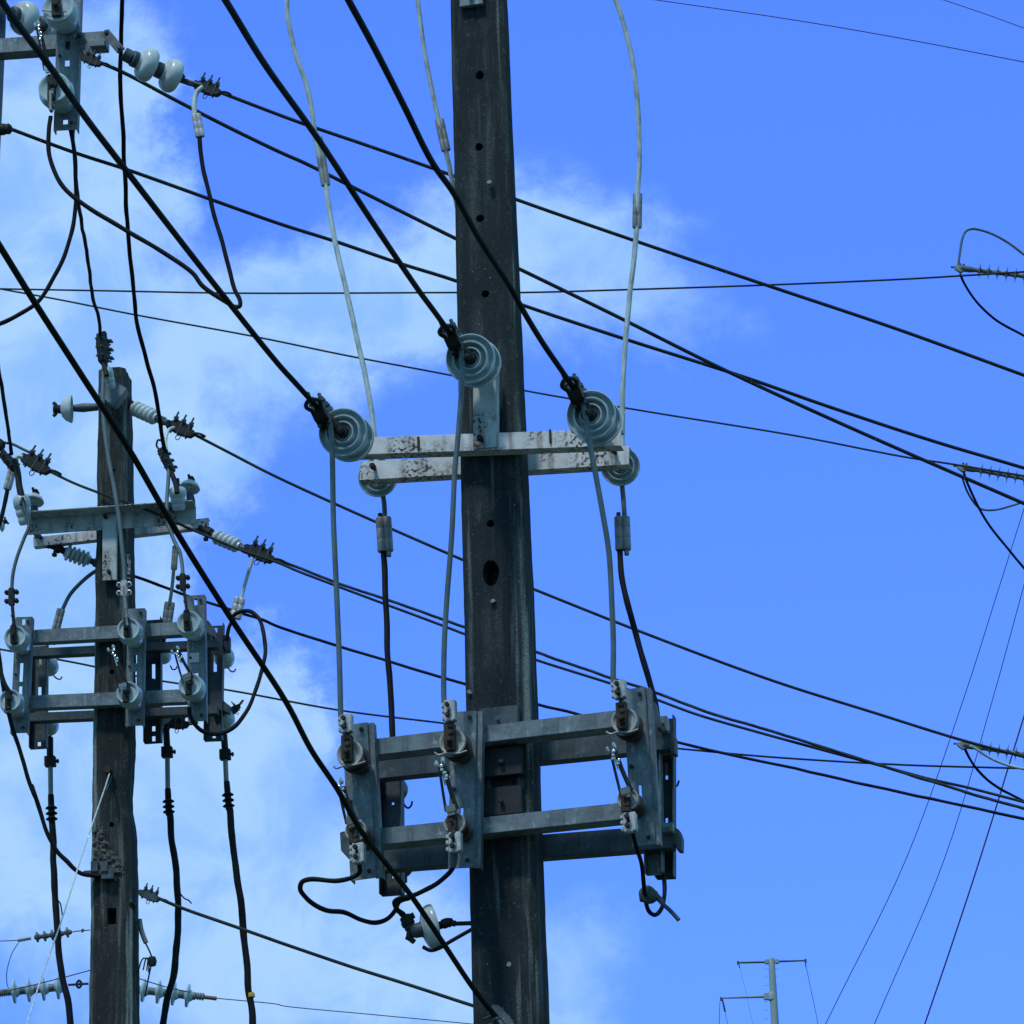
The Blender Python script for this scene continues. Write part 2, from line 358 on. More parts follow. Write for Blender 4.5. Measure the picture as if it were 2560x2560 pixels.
# ------------------------------------------------------------------ poles
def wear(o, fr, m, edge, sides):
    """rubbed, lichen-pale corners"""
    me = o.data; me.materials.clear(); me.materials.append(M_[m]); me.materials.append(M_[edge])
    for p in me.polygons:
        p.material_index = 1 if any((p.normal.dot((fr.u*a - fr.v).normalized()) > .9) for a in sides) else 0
def pole_mesh(fr, levels, hd, amp, ch, zbot, ztop, step=.05, seedv=0.0):
    rows = []
    for (c, le, ri, y) in levels:
        h = hd(y)
        a = fr.loc(fr.at((c, le, y), -h)); b = fr.loc(fr.at((c, ri, y), h)); rows.append(((a.z+b.z)/2, a.x, b.x))
    rows.sort()
    def ex(i, j, z): k = (z-rows[i][0])/(rows[j][0]-rows[i][0]); return [rows[i][q] + (rows[j][q]-rows[i][q])*k for q in (1, 2)]
    if zbot < rows[0][0]:
        l, r = ex(0, -1, zbot); rows.insert(0, (zbot, l, r))
    if ztop > rows[-1][0]:
        l, r = ex(0, -1, ztop); rows.append((ztop, l, r))
    zs = [z0 for z0 in (zbot, rows[1][0]-.02)]; z = rows[1][0]
    while z < min(ztop, rows[-1][0]): zs.append(z); z += step
    zs.append(ztop)
    mb = MB(); n = None
    zmid, zr = (rows[1][0]+rows[-2][0])/2, max(rows[-2][0]-rows[1][0], .1)
    for z in zs:
        for (a, b) in zip(rows, rows[1:]):
            if a[0] <= z <= b[0]+1e-9:
                k = (z-a[0])/max(b[0]-a[0], 1e-6); l = a[1]+(b[1]-a[1])*k; r = a[2]+(b[2]-a[2])*k; break
        h = hd(None, z)
        ring = []
        def seg_(p, q, m):
            for i in range(m): ring.append((p[0]+(q[0]-p[0])*i/m, p[1]+(q[1]-p[1])*i/m))
        seg_((l+ch, -h), (r-ch, -h), 7); seg_((r-ch, -h), (r, -h+ch), 2); seg_((r, -h+ch), (r, h-ch), 5); seg_((r, h-ch), (r-ch, h), 2)
        seg_((r-ch, h), (l+ch, h), 7); seg_((l+ch, h), (l, h-ch), 2); seg_((l, h-ch), (l, -h+ch), 5); seg_((l, -h+ch), (l+ch, -h), 2)
        n = len(ring)
        for (u, v) in ring:
            p = fr.o + fr.u*u + fr.v*v + fr.w*z
            q = Vector((u*9, v*9+seedv, z*5)); am = amp*(noise.noise(q) + .6*noise.noise(q*3.1))
            cu, cv = u-(l+r)/2, v; ln_ = math.hypot(cu, cv)
            mb.v.append(p + (fr.u*cu + fr.v*cv)*(am/ln_))
    for i in range(len(zs)-1):
        for k in range(n):
            k2 = (k+1) % n; mb.f.append((i*n+k, i*n+k2, (i+1)*n+k2, (i+1)*n+k))
    mb.f.append(tuple(range(n))[::-1]); mb.f.append(tuple((len(zs)-1)*n+k for k in range(n)))
    return mb
def drill(o, fr, cuts, hd):
    """bolt holes cut into the front of a pole: (bearing, half width px, half height px, square?)"""
    mb = MB()
    for (c, rw, rh, sq) in cuts:
        p = fr.at(c, -hd); k = mpp(p); a, b = rw*k, rh*k; nn_ = 4 if sq else 22; ring = []
        for i in range(nn_):
            an = 2*math.pi*(i+.5)/nn_; e = 1.414 if sq else 1
            j = 1 if sq else 1+random.uniform(-.05, .05)
            x, y = a*math.cos(an)*e*j, b*math.sin(an)*e*j
            ring.append((x, y))
        add_prism(mb, ring, p - fr.v*.08, p + fr.v*.13, fr.u, fr.w)
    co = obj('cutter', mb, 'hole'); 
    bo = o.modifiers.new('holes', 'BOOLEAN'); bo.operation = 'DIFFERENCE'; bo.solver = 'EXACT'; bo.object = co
    dg = bpy.context.evaluated_depsgraph_get(); me = bpy.data.meshes.new_from_object(o.evaluated_get(dg))
    o.modifiers.clear(); old = o.data; o.data = me; me.name = old.name; bpy.data.meshes.remove(old)
    bpy.data.objects.remove(co)
    me.set_sharp_from_angle(angle=RAD(32))
    return o

def hdM(y=None, z=None):
    if z is None: z = 9.65 - (y/2560)*4.25
    return .098 - (z-5.4)*.0095
lv = [('X', 1123, 1271, 0), ('X', 1134, 1293, 500), ('X', 1144, 1316, 1000), ('X', 1157, 1340, 1520), ('X', 1168, 1360, 2100), ('X', 1180, 1378, 2560)]
root = thing('concrete_pole', 'tall dark stained concrete pole with bolt holes, in the middle of the picture', 'utility pole', MF.o, 'concrete utility poles')
sh = obj('shaft', pole_mesh(MF, lv, hdM, .0022, .022, 0, 10.6), 'pole', root)
drill(sh, MF, [(('E', 1365, 497), 11, 12, 0), (('E', 1362, 995), 10.5, 11, 0), (('E', 1370, 1490), 11, 10, 0), (('F', 1297, 82), 10, 10, 0),
               (('F', 1337, 1675), 10, 10, 0), (('G', 1340, 362), 21, 35, 0), (('H', 1530, 190), 5, 5, 0)], .09)
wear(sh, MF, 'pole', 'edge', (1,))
for c in (('E', 1447, 1255), ('G', 1197, 1187), ('G', 1358, 562), ('H', 1583, 1520)):    # knocked-off chips showing pale concrete
    mb = MB(); p = MF.at(c, -.094); rs = []
    for i in range(9): an = i*2*math.pi/9; rr = random.uniform(.006, .013); rs.append((math.cos(an)*rr, math.sin(an)*rr*.8))
    add_prism(mb, rs, p - MF.v*.004, p + MF.v*.02, MF.u, MF.w); obj('pale_chip', mb, mat('chipped_concrete', (.32, .34, .33), (.2, .2, .2)), root)
mb = MB(); p = MF.at(('E', 1322, -10), -.075); add_box(mb, p, (MF.u, MF.v, MF.w), (.048, .012, .035)); add_bolt(mb, p - MF.v*.012, -MF.v, .012, .02)
tag(obj('pole_plate', mb, 'galv', None, .002), 'grey steel plate on the front of the tall pole at the top edge', 'plate')

def hdL(y=None, z=None): return .125
lv = [('X', 245, 332, 917), ('X', 243, 333, 1000), ('X', 241, 336, 1150), ('X', 239, 338, 1310), ('X', 236, 341, 1450), ('X', 233, 343, 1700), ('X', 230, 342, 1870), ('X', 229, 339, 1950),
      ('X', 228, 334, 1985), ('X', 228, 336, 2025), ('X', 227, 343, 2060), ('X', 226, 347, 2100), ('X', 225, 348, 2200), ('X', 224, 350, 2300), ('X', 221, 351, 2460), ('X', 219, 352, 2560)]
ztop = LF.loc(LF.at(('X', 290, 919), -.12)).z
root = thing('concrete_pole', 'weathered crumbling concrete pole with broken patch, standing on the left', 'utility pole', LF.o, 'concrete utility poles')
sh = obj('shaft', pole_mesh(LF, lv, hdL, .006, .03, 0, ztop, .04, 5.0), 'pole2', root)
drill(sh, LF, [(('D', 770, 556), 6.5, 6.5, 0), (('D', 772, 1188), 11.5, 21, 1), (('D', 900, 1105), 5, 9, 0), (('C', 775, 1045), 7, 7, 0), (('D', 755, 200), 8, 8, 0), (('B', 780, 990), 4, 7, 0), (('B', 785, 1310), 3, 4, 0)], .125)
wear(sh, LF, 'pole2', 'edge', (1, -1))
# the spalled patch: loose lumps of aggregate, one crust
mb = MB(); poly = [(648, 600), (700, 590), (770, 720), (830, 800), (855, 885), (800, 950), (700, 930), (640, 880)]
nu, nw = 30, 44
vid = {}
def inside(x, y):
    c = False
    for (x1, y1), (x2, y2) in zip(poly, poly[1:]+poly[:1]):
        if (y1 > y) != (y2 > y) and x < (x2-x1)*(y-y1)/(y2-y1)+x1: c = not c
    return c
for i in range(nu+1):
    for j in range(nw+1):
        x, y = 640+220*i/nu, 560+400*j/nw
        p = LF.at(('D', x, y), -.124); q = p*42
        vid[i, j] = len(mb.v); mb.v.append(p - LF.v*(.006+.016*max(-.4, noise.noise(q)+.5*noise.noise(q*2.3))))
for i in range(nu):
    for j in range(nw):
        if inside(640+220*(i+.5)/nu + random.uniform(-9, 9), 560+400*(j+.5)/nw): mb.f.append((vid[i, j], vid[i+1, j], vid[i+1, j+1], vid[i, j+1]))
obj('spalled_patch', mb, 'spall', root)
mb = MB()
for (x0, y0, x1, y1) in ((1130, 545, 1255, 590), (1165, 600, 1215, 680), (1175, 700, 1280, 830), (1200, 840, 1270, 925), (1185, 945, 1275, 1060), (1180, 1070, 1265, 1150), (1160, 1250, 1275, 1285)):
    a = [(220+x/12.07, 1340+y/12.07) for x, y in ((x0, y0), (x1, y0+8), (x1-9, y1), (x0+12, y1-6))]
    p = [LF.at(('X', *q), -.133) for q in a]; add_prism(mb, [((q-p[0]).dot(LF.u), (q-p[0]).z) for q in p], p[0], p[0] + LF.v*.02, LF.u, LF.w)
obj('paint_flakes', mb, mat('old_white_paint', (.30, .34, .31), (.12, .14, .13), scale=(60, 60, 60)), root)
# the pole at the left edge of the picture (only its right edge shows)
root = thing('steel_pole', 'dark slim pole cut off by the left edge, carrying the square crossarm', 'utility pole', TF.o)
lv = [('X', -90, 30, -300), ('X', -100, 20, 0), ('X', -106, 14, 160), ('X', -113, 6, 320), ('X', -120, -1, 480), ('X', -190, -90, 2560)]
obj('shaft', pole_mesh(TF, lv, lambda y=None, z=None: .11, .001, .03, 0, 13.6, .3), 'galvd', root)

# ------------------------------------------------------------------ beams
def channel(h, d, t): return [(0, -h/2), (d, -h/2), (d, -h/2+t), (t, -h/2+t), (t, h/2-t), (d, h/2-t), (d, h/2), (0, h/2)]
def tube4(h, d): return [(0, -h/2), (d, -h/2), (d, h/2), (0, h/2)]
def angle_top(h, d, t): return [(0, -h/2), (t, -h/2), (t, h/2), (-d, h/2), (-d, h/2-t), (0, h/2-t)]
def beam_mb(fr, c0, c1, v, hpx, prof, vertical=False, mb=None):
    p0, p1 = fr.at(c0, v), fr.at(c1, v); h = hpx*mpp((p0+p1)/2)
    al = (p1-p0).normalized(); b = al.cross(fr.v).normalized()
    if b.dot(fr.u if vertical else fr.w) < 0: b = -b
    return add_prism(mb or MB(), prof(h), p0, p1, fr.v, b), h, p0, p1, b

def beam(name, label, fr, c0, c1, v, hpx, prof, m, group, bolts=(), vertical=False, cat='crossarm'):
    mb, h, p0, p1, b = beam_mb(fr, c0, c1, v, hpx, prof, vertical)
    r = thing(name, label, cat, (p0+p1)/2, group)
    obj('steel_section', mb, m, r, .0015)
    for c in bolts:
        q = MB(); add_bolt(q, fr.at(c, v-.001), -fr.v, .013, .05); obj('bolt', q, 'iron', r)
    return r
G1 = 'steel crossarms on the poles'
r = beam('crossarm', 'front white flaking crossarm on the tall pole, below the ringed discs', MF, ('F', 330, 1150), ('I', 972, 1083), -.15, 46, lambda h: channel(h, .062, .006), 'white', G1)
for c, dx in ((('F', 845, 1130), 0), (('I', 485, 1080), 0)):          # stiffener ribs inside the flaking beam
    q = MB(); p = MF.at(c, -.152); add_box(q, p, (MF.u + MF.w*.15, MF.v, MF.w), (.004, .006, .028)); obj('stiffener', q, 'rust', r)
beam('crossarm', 'rear white flaking crossarm behind the tall pole, set lower than the front one', MF, ('F', 440, 1318), ('I', 1028, 1208), .09, 50, lambda h: channel(h, .062, .006), 'white', G1,
     bolts=(('F', 545, 1305), ('I', 935, 1195)))
beam('channel_post', 'short upright white channel bolted to the tall pole above its crossarms', MF, ('F', 1302, 1160), ('F', 1302, 610), -.158, 60, lambda h: channel(h, .05, .006), 'grey', 'upright steel channels', bolts=(('F', 1285, 1110),), vertical=True, cat='bracket')
G2 = 'galvanised rails of the switch frames'
for lab, c0, c1, v in (('upper front grey rail of the switch frame on the tall pole', ('G', 440, 1578), ('J', 1120, 520), -.185),
                       ('lower front grey rail of the switch frame on the tall pole', ('H', 600, 648), ('J', 1150, 1160), -.185),
                       ('upper rear grey rail of the switch frame, behind the tall pole', ('G', 500, 1712), ('J', 1290, 672), .10),
                       ('lower rear grey rail of the switch frame, behind the tall pole', ('H', 640, 795), ('J', 1330, 1352), .10)):
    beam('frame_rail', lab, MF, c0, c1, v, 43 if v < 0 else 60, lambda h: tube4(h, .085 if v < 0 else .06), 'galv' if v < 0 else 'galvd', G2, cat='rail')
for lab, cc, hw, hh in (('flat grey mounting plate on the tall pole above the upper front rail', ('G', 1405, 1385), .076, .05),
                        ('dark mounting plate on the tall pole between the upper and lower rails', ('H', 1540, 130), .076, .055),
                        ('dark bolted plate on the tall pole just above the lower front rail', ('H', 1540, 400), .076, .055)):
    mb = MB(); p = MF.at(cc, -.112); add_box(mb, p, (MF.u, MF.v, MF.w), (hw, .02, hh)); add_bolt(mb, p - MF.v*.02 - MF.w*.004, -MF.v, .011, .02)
    tag(obj('mounting_plate', mb, 'galvd' if 'flat' in lab else 'darkplate', None, .003), lab, 'plate', 'mounting plates on the tall pole')
# left pole
beam('crossarm', 'front angle iron crossarm with dark top flange on the left pole', LF, ('B', 190, 1700), ('B', 1352, 1622), -.155, 45, lambda h: angle_top(h, .11, .007), 'grey', G1, bolts=(('B', 735, 1645),))
beam('crossarm', 'rear white crossarm behind the left pole, set lower than the front one', LF, ('B', 230, 1808), ('B', 1440, 1672), .14, 25, lambda h: channel(h, .05, .006), 'white', G1, bolts=(('B', 285, 1785),))
beam('channel_post', 'upright pale plate bolted to the left pole under its crossarm', LF, ('C', 755, 415), ('C', 755, -30), -.175, 36, lambda h: channel(h, .03, .006), 'grey', 'upright steel channels', bolts=(('C', 760, 370),), vertical=True, cat='bracket')
for lab, c0, c1, v, h in (('upper front grey rail of the switch frame on the left pole', ('C', 150, 806), ('C', 1400, 738), -.20, 34),
                          ('lower front grey rail of the switch frame on the left pole', ('C', 140, 1258), ('C', 1420, 1205), -.20, 34),
                          ('upper rear grey rail of the switch frame, behind the left pole', ('C', 200, 915), ('C', 1500, 850), .13, 21),
                          ('lower rear grey rail of the switch frame, behind the left pole', ('C', 190, 1360), ('C', 1500, 1305), .13, 22)):
    beam('frame_rail', lab, LF, c0, c1, v, h, lambda h_: tube4(h_, .06), 'galv' if v < 0 else 'galvd', G2, cat='rail')
# top left
beam('crossarm', 'square grey crossarm at the top left corner, carrying big white bells', TF, ('A', -300, 335), ('A', 730, 262), -.12, 40, lambda h: tube4(h, .09), 'galv', G1)
G3 = 'steel end plates on the top left crossarm'
for lab, a, b, hpx in (('slanted steel plate under the top left crossarm, beside the slotted bracket', ('A', 540, 235), ('A', 620, 385), 22),
                       ('slanted steel plate at the tip of the top left crossarm, holding the bells', ('A', 725, 220), ('A', 835, 350), 22)):
    p0, p1 = TF.at(a, -.14), TF.at(b, -.30); al = (p1-p0); d_, s_, t_ = basis(al, TF.v)
    mb = MB(); add_box(mb, (p0+p1)/2, (d_, s_, t_), (al.length/2, hpx/2*mpp(p0), .005)); add_bolt(mb, p1 - d_*.02, -TF.v, .012, .03); add_bolt(mb, p0 + d_*.03, -TF.v, .012, .03)
    tag(obj('end_plate', mb, 'galvd', None, .001), lab, 'bracket', G3)

# ------------------------------------------------------------------ fittings
def cylinder(p0, p1, r, seg=12, mb=None):
    d = p1-p0; l = d.length
    return add_lathe(mb or MB(), p0, d, [(0, 0), (r*.9, 0), (r, l*.04), (r, l*.96), (r*.9, l), (0, l)], seg)
def strain_clamp(label, c, d, size, name='strain_clamp', up=Vector((0, 0, 1)), loop=True, m='iron', tilt=0.0):
    """bolted dead-end clamp: grooved boat, keeper, three U-bolts, a bail"""
    d, s, t = basis(d, up)
    if tilt: R_ = Matrix.Rotation(tilt, 3, d); s = R_ @ s; t = R_ @ t
    r = thing(name, label, 'wire clamp', c, 'bolted strain clamps'); L = size
    mb = MB(); prof = [(-.5*L, .02*L), (-.42*L, -.14*L), (.1*L, -.2*L), (.42*L, -.15*L), (.5*L, -.02*L), (.46*L, .08*L), (-.44*L, .1*L)]
    add_prism(mb, prof, c - s*.11*L, c + s*.11*L, d, t); obj('body', mb, m, r, .012*L)
    mb = MB(); add_prism(mb, [(-.36*L, .1*L), (.36*L, .09*L), (.3*L, .2*L), (-.26*L, .22*L)], c - s*.07*L, c + s*.07*L, d, t); obj('keeper', mb, m, r, .01*L)
    for k in (-.26, 0, .26):
        mb = MB()
        for q in (-1, 1):
            p = c + d*k*L + s*q*.085*L
            cylinder(p - t*.22*L, p + t*(.40+.05*q)*L, .032*L, 8, mb)
            add_lathe(mb, p + t*.2*L, t, [(0, 0), (.06*L, 0), (.06*L, .07*L), (0, .07*L)], 6)
        obj('u_bolt', mb, 'galvd', r)
    if loop:
        mb = MB(); p = c + d*.45*L
        add_tube(mb, [p - s*.07*L, p + d*.22*L - s*.12*L + t*.04*L, p + d*.36*L + t*.06*L, p + d*.22*L + s*.12*L + t*.04*L, p + s*.07*L], .035*L, 8); obj('bail', mb, m, r)
        mb = MB(); p = c - t*.18*L + d*.05*L
        add_tube(mb, [p - d*.05*L, p - d*.06*L - t*.14*L, p - t*.19*L, p + d*.06*L - t*.14*L, p + d*.05*L], .014*L, 6); obj('cotter_ring', mb, 'galvd', r)
    return r
DISC = [(.010, .004), (.030, -.004), (.0365, -.014), (.0385, .013), (.041, .018), (.0445, .018), (.0465, .012), (.049, -.020), (.056, -.022), (.0625, -.018), (.0645, .010), (.067, .016), (.071, .016), (.0735, .010), (.076, -.018),
        (.084, -.018), (.0925, -.010), (.0945, .006), (.0975, .011), (.1, .010), (.102, .003), (.1, -.010), (.088, -.032), (.060, -.044), (.042, -.048), (.038, -.052)]
def disc_string(label, cf, cb, R, group, both=True, m='porc', facing=1):
    """suspension discs in a row, ribbed underside turned to the wire; cf, cb: centres of front and rear disc"""
    ax = (cf-cb).normalized(); k = R/.1
    r = thing('disc_insulator', label, 'insulator', cb, group)
    for c in ((cf, cb) if both else (cf,)):
        mb = MB(); add_lathe(mb, c, ax, [(a*k, b*k) for a, b in DISC], 44); obj('disc', mb, m, r, sharp=50)
        mb = MB(); add_lathe(mb, c, ax, [(0, -.10*k), (.02*k, -.1*k), (.032*k, -.085*k), (.034*k, -.05*k), (.04*k, -.045*k), (.04*k, -.043*k), (0, -.043*k)], 20); obj('cap', mb, 'galvd', r)
        mb = MB(); add_lathe(mb, c, ax, [(0, .08*k), (.012*k, .075*k), (.012*k, .025*k), (.022*k, .022*k), (.026*k, .004*k), (0, .004*k)], 14); obj('pin', mb, 'iron', r)
    return r
def sleeve(root, p0, p1, r, m='lead'):
    """crimped two-barrel connector"""
    mb = MB(); d, s, t = basis(p1-p0, Vector((0, 1, 0)))
    l = (p1-p0).length
    for q in (-.55, .55):
        add_lathe(mb, p0 + s*q*r + t*0, d, [(0, 0), (r*.72, 0), (r*.8, l*.04), (r*.8, l*.3), (r*.74, l*.33), (r*.8, l*.36), (r*.8, l*.62), (r*.74, l*.65), (r*.8, l*.68), (r*.8, l*.97), (r*.7, l), (0, l)], 14)
    return obj('sleeve', mb, m, root)
def parallel_clamp(root, fr, c, v, wpx, hpx, m='alu', name='terminal_clamp', ears=False):
    """bolted terminal: grooved block, side fingers and two bolt heads"""
    p = fr.at(c, v); k = mpp(p); w, h = wpx*k/2, hpx*k/2
    if ears:                                           # tongue between two pairs of bolted ears
        mb = MB(); add_box(mb, p, (fr.u, fr.v, fr.w), (w*.42, .018, h)); b = obj(name, mb, m, root, .003)
        for a in (-1, 1):
            for q in (.55, -.5):
                c_ = p + fr.u*w*.72*a + fr.w*h*q
                mb = MB(); add_lathe(mb, c_ + fr.v*.012, -fr.v, [(0, 0), (w*.34, 0), (w*.36, .02), (w*.2, .022), (w*.2, .016), (0, .016)], 14); obj('ear', mb, m, b)
                mb = MB(); add_bolt(mb, c_ - fr.v*.002, -fr.v, w*.2, .014); obj('bolt', mb, 'iron', b)
        return p
    mb = MB(); add_box(mb, p, (fr.u, fr.v, fr.w), (w*.62, .016, h)); add_box(mb, p + fr.u*w*.72 - fr.v*.004, (fr.u, fr.v, fr.w), (w*.2, .02, h*.96))
    for q in (.62, 0.05, -.62): add_box(mb, p - fr.u*w*.8 + fr.w*h*q, (fr.u, fr.v, fr.w), (w*.2, .013, h*.2))
    b = obj(name, mb, m, root, .0025)
    for q in (.48, -.48):
        mb = MB(); add_bolt(mb, p + fr.w*h*q - fr.v*.014 - fr.u*w*.08, -fr.v, w*.34, .026); obj('bolt', mb, 'rust', b)
    return p

def switch_unit(label, fr, vc, sgn, top, bot, wpx, up, lo, m='porcb', face='rimg', Lup=.16, slots=(.2, .28, .62, .70), group='', term=None, tlow=None, horn=None, blade=None, holes=True, plate=None, cm='galv', tm='alu', step=True, slotw=None):
    """cut-out on a slotted channel. sgn -1: insulators towards the camera, +1: away from it. up/lo: (bearing of the outer face, radius px)"""
    p0, p1 = fr.at(top, vc), fr.at(bot, vc); w = wpx*mpp(p0); al = (p1-p0).normalized(); b = fr.v.cross(al).normalized()
    if b.dot(fr.u) < 0: b = -b
    n = fr.v if sgn < 0 else -fr.v                     # from web towards the rails
    L = (p1-p0).length; r = thing('cutout_switch', label, 'switch', p1, group)
    mb = MB(); t = .0045; gap = slotw or (.004 + w*.01); lw = w*(.78 if step else 1.0)
    x0, x1 = -w/2, -w/2+lw; xm = (x0+x1)/2
    def strip(a0, a1, f0, f1): add_box(mb, p0 + al*L*(f0+f1)/2 + b*(a0+a1)/2 + n*t/2, (b, n, al), ((a1-a0)/2, t/2, L*(f1-f0)/2))
    strip(x0, xm-gap, 0, 1); strip(xm+gap, x1, 0, 1)
    e = [0] + list(slots) + [1]
    for i in range(0, len(e), 2): strip(xm-gap, xm+gap, e[i], e[i+1])
    F = .055
    add_prism(mb, [(x0-t, 0), (x0, 0), (x0, F), (x0-t, F)], p0, p1, b, n)
    if step: add_prism(mb, [(x1, 0), (x1+t, 0), (x1+t, .014), (w/2, .014), (w/2, F), (w/2-t, F), (w/2-t, .018), (x1, .018)], p0, p1, b, n)
    else: add_prism(mb, [(x1, 0), (x1+t, 0), (x1+t, F), (x1, F)], p0, p1, b, n)
    ch = obj('channel', mb, cm, r, .0008)
    for f_, x_ in ((.045, .30), (.955, .28), (.5, -.34)):
        q = MB(); add_bolt(q, p0 + al*L*f_ + b*(xm + lw*x_) - n*.0005, -n, .0085, .012); obj('bolt', q, 'iron', ch)
    for i, (arm, nm) in enumerate(((up, 'upper'), (lo, 'lower'))):
        if arm is None: continue
        c, Rp = arm; f = fr.at(c, vc + sgn*Lup); R = Rp*mpp(f); ax = fr.v*sgn; o_ = f - ax*Lup
        pr = [(0, .002), (R*.8, .002), (R*.86, Lup*.1), (R*.86, Lup*.3), (R*1.06, Lup*.42), (R*1.1, Lup*.46), (R*.9, Lup*.5), (R*.88, Lup*.66), (R*1.02, Lup*.82), (R*1.02, Lup*.93)]
        if m == 'porc': pr = [(0, .002), (R*.72, .002), (R*.80, Lup*.15), (R*.98, Lup*.42), (R*1.10, Lup*.60), (R*1.12, Lup*.68), (R*1.02, Lup*.80), (R*1.0, Lup*.93)]
        mb = MB(); add_lathe(mb, o_, ax, pr + [(R*.9, Lup*.93), (0, Lup*.93)], 32); ins = obj('insulator', mb, m, r, sharp=50)
        mb = MB(); add_lathe(mb, o_, ax, [(R*1.0, Lup*.935), (R*1.0, Lup*.985), (R*.95, Lup), (R*.84, Lup*.995), (R*.72, Lup*.95), (R*.4, Lup*.95), (0, Lup*.95)], 32); obj('glazed_rim', mb, face, ins, sharp=50)
        mb = MB(); up_ = 1 if i == 0 else -1
        add_box(mb, f + fr.w*R*.35*up_ + ax*.008 - fr.u*R*.12, (fr.u, fr.v, fr.w), (R*(.40 if m == 'porcb' else .24), .016, R*(.95 if m == 'porcb' else .6)))
        add_box(mb, f - fr.w*R*.35*up_ + ax*.012 - fr.u*R*.05, (fr.u, fr.v, fr.w), (R*.30, .012, R*.40))
        add_bolt(mb, f + ax*.024 - fr.u*R*.08, ax, R*.2, .02); obj('contact_bracket', mb, 'rust' if m == 'porcb' else 'iron', r, .002)
    for tt, arm in ((term, up), (tlow, lo)):
        if not tt: continue
        p = parallel_clamp(r, fr, tt[0], vc + sgn*(Lup+.015), tt[1], tt[2], tm, ears=(m == 'porc'))
        q = fr.at(arm[0], vc + sgn*(Lup+.008)); d = q-p; dd_, s_, t_ = basis(d, fr.v); k_ = mpp(p)
        mb = MB(); add_box(mb, p + d*.45, (dd_, s_, t_), (d.length*.5, .006, tt[1]*k_*(.27 if m == 'porc' else .30))) 
        for z_ in (.5, .72): add_bolt(mb, p + d*z_ + fr.v*sgn*.006, fr.v*sgn, .011, .016)
        obj('terminal_strap', mb, 'rust' if m == 'porcb' else ('lead' if tm != 'iron' else 'iron'), r, .0015)
    if horn:
        P = [fr.at(c, vc + sgn*(Lup+.01)) for c in horn]; obj('arcing_horn', add_tube(MB(), P, .0042, 8), 'lead' if sgn < 0 else 'iron', r)
    if blade:                                          # fuse tube hanging open from the lower contact
        (ca, cb_, wd) = blade; a, e_ = fr.at(ca, vc + sgn*(Lup+.05)), fr.at(cb_, vc + sgn*(Lup+.02)); d_, s_, t_ = basis(e_-a, fr.v)
        if s_.dot(fr.u) < 0: s_ = -s_
        hw = wd*mpp(a)/2; ll = (e_-a).length
        mb = MB(); add_tube(mb, [a - s_*hw*.55, a.lerp(e_, .5) - s_*hw*.8, e_ - s_*hw], .0055, 8); add_tube(mb, [a + s_*hw*.35, a.lerp(e_, .45) + s_*hw*.5, e_ + s_*hw], .009, 8)
        fb = obj('fuse_tube', mb, 'iron', r)
        mb = MB(); add_tube(mb, [a - s_*hw*.1 - d_*.01, a.lerp(e_, .42)], .006, 8, curve=False)
        for k in (.0, .08, .16, .24, .3): add_lathe(mb, a.lerp(e_, k) + s_*hw*random.uniform(-.5, .5), -fr.v, [(0, 0), (.006, .001), (.007, .009), (0, .012)], 8)
        obj('contact_chain', mb, 'chrome', fb)
        mb = MB(); add_box(mb, e_ - d_*.005, (s_, fr.v, d_), (hw*.9, .012, .013)); add_box(mb, e_ + d_*.018 - fr.v*.01, (s_, fr.v, d_), (hw*.7, .008, .005)); obj('hinge', mb, 'chrome', fb, .002)
        for c_ in (a - s_*hw*.9 - d_*.012, a + s_*hw*.35 - d_*.02):
            mb = MB(); add_lathe(mb, c_, -d_, [(0, -.012), (.007, -.009), (.009, 0), (.006, .014), (0, .017)], 10); obj('bright_tip', mb, 'chrome', fb)
    return r

# ---- switches on the tall pole
GM = 'cut-out switches on the tall pole'
vf = -.245
switch_unit('front cut-out switch at the left end of the frame on the tall pole', MF, vf, -1, ('S', 520, 322), ('W', 775, 1392), 77, (('S', 408, 735), 34), (('W', 652, 860), 28), group=GM,
            term=(('S', 360, 335), 38, 48), tlow=(('W', 680, 1115), 40, 52), horn=pts_('S', (190, 915), (225, 942), (330, 908), (500, 890), (628, 850)), blade=(('W', 495, 385), ('W', 610, 775), 26))
switch_unit('front cut-out switch beside the left edge of the tall pole', MF, vf, -1, ('G', 1178, 1318), ('H', 1272, 855), 77, (('G', 1078, 1530), 34), (('H', 1203, 545), 28), group=GM,
            term=(('G', 1060, 1322), 38, 56), tlow=(('H', 1205, 682), 42, 52), horn=pts_('G', (955, 1605), (985, 1622), (1030, 1610), (1120, 1610), (1180, 1592)), blade=(('W', 1605, 160), ('W', 1705, 640), 28))
switch_unit('front cut-out switch at the right end of the frame on the tall pole', MF, vf, -1, ('J', 1080, 330), ('J', 1150, 1415), 66, (('J', 995, 555), 34), (('J', 1018, 1095), 28), group=GM,
            term=(('J', 960, 345), 40, 48), tlow=(('J', 1030, 1262), 42, 50), horn=pts_('U', (195, 880), (260, 912), (350, 885), (490, 890), (640, 845)), blade=(('U', 300, 1160), ('U', 470, 1720), 28))
vb = .235
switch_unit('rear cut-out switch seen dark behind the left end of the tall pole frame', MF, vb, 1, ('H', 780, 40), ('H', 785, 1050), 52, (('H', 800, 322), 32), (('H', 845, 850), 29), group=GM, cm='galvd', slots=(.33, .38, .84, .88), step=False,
            horn=pts_('H', (845, 395), (865, 430), (885, 442), (905, 425), (912, 395)), face='porcb')
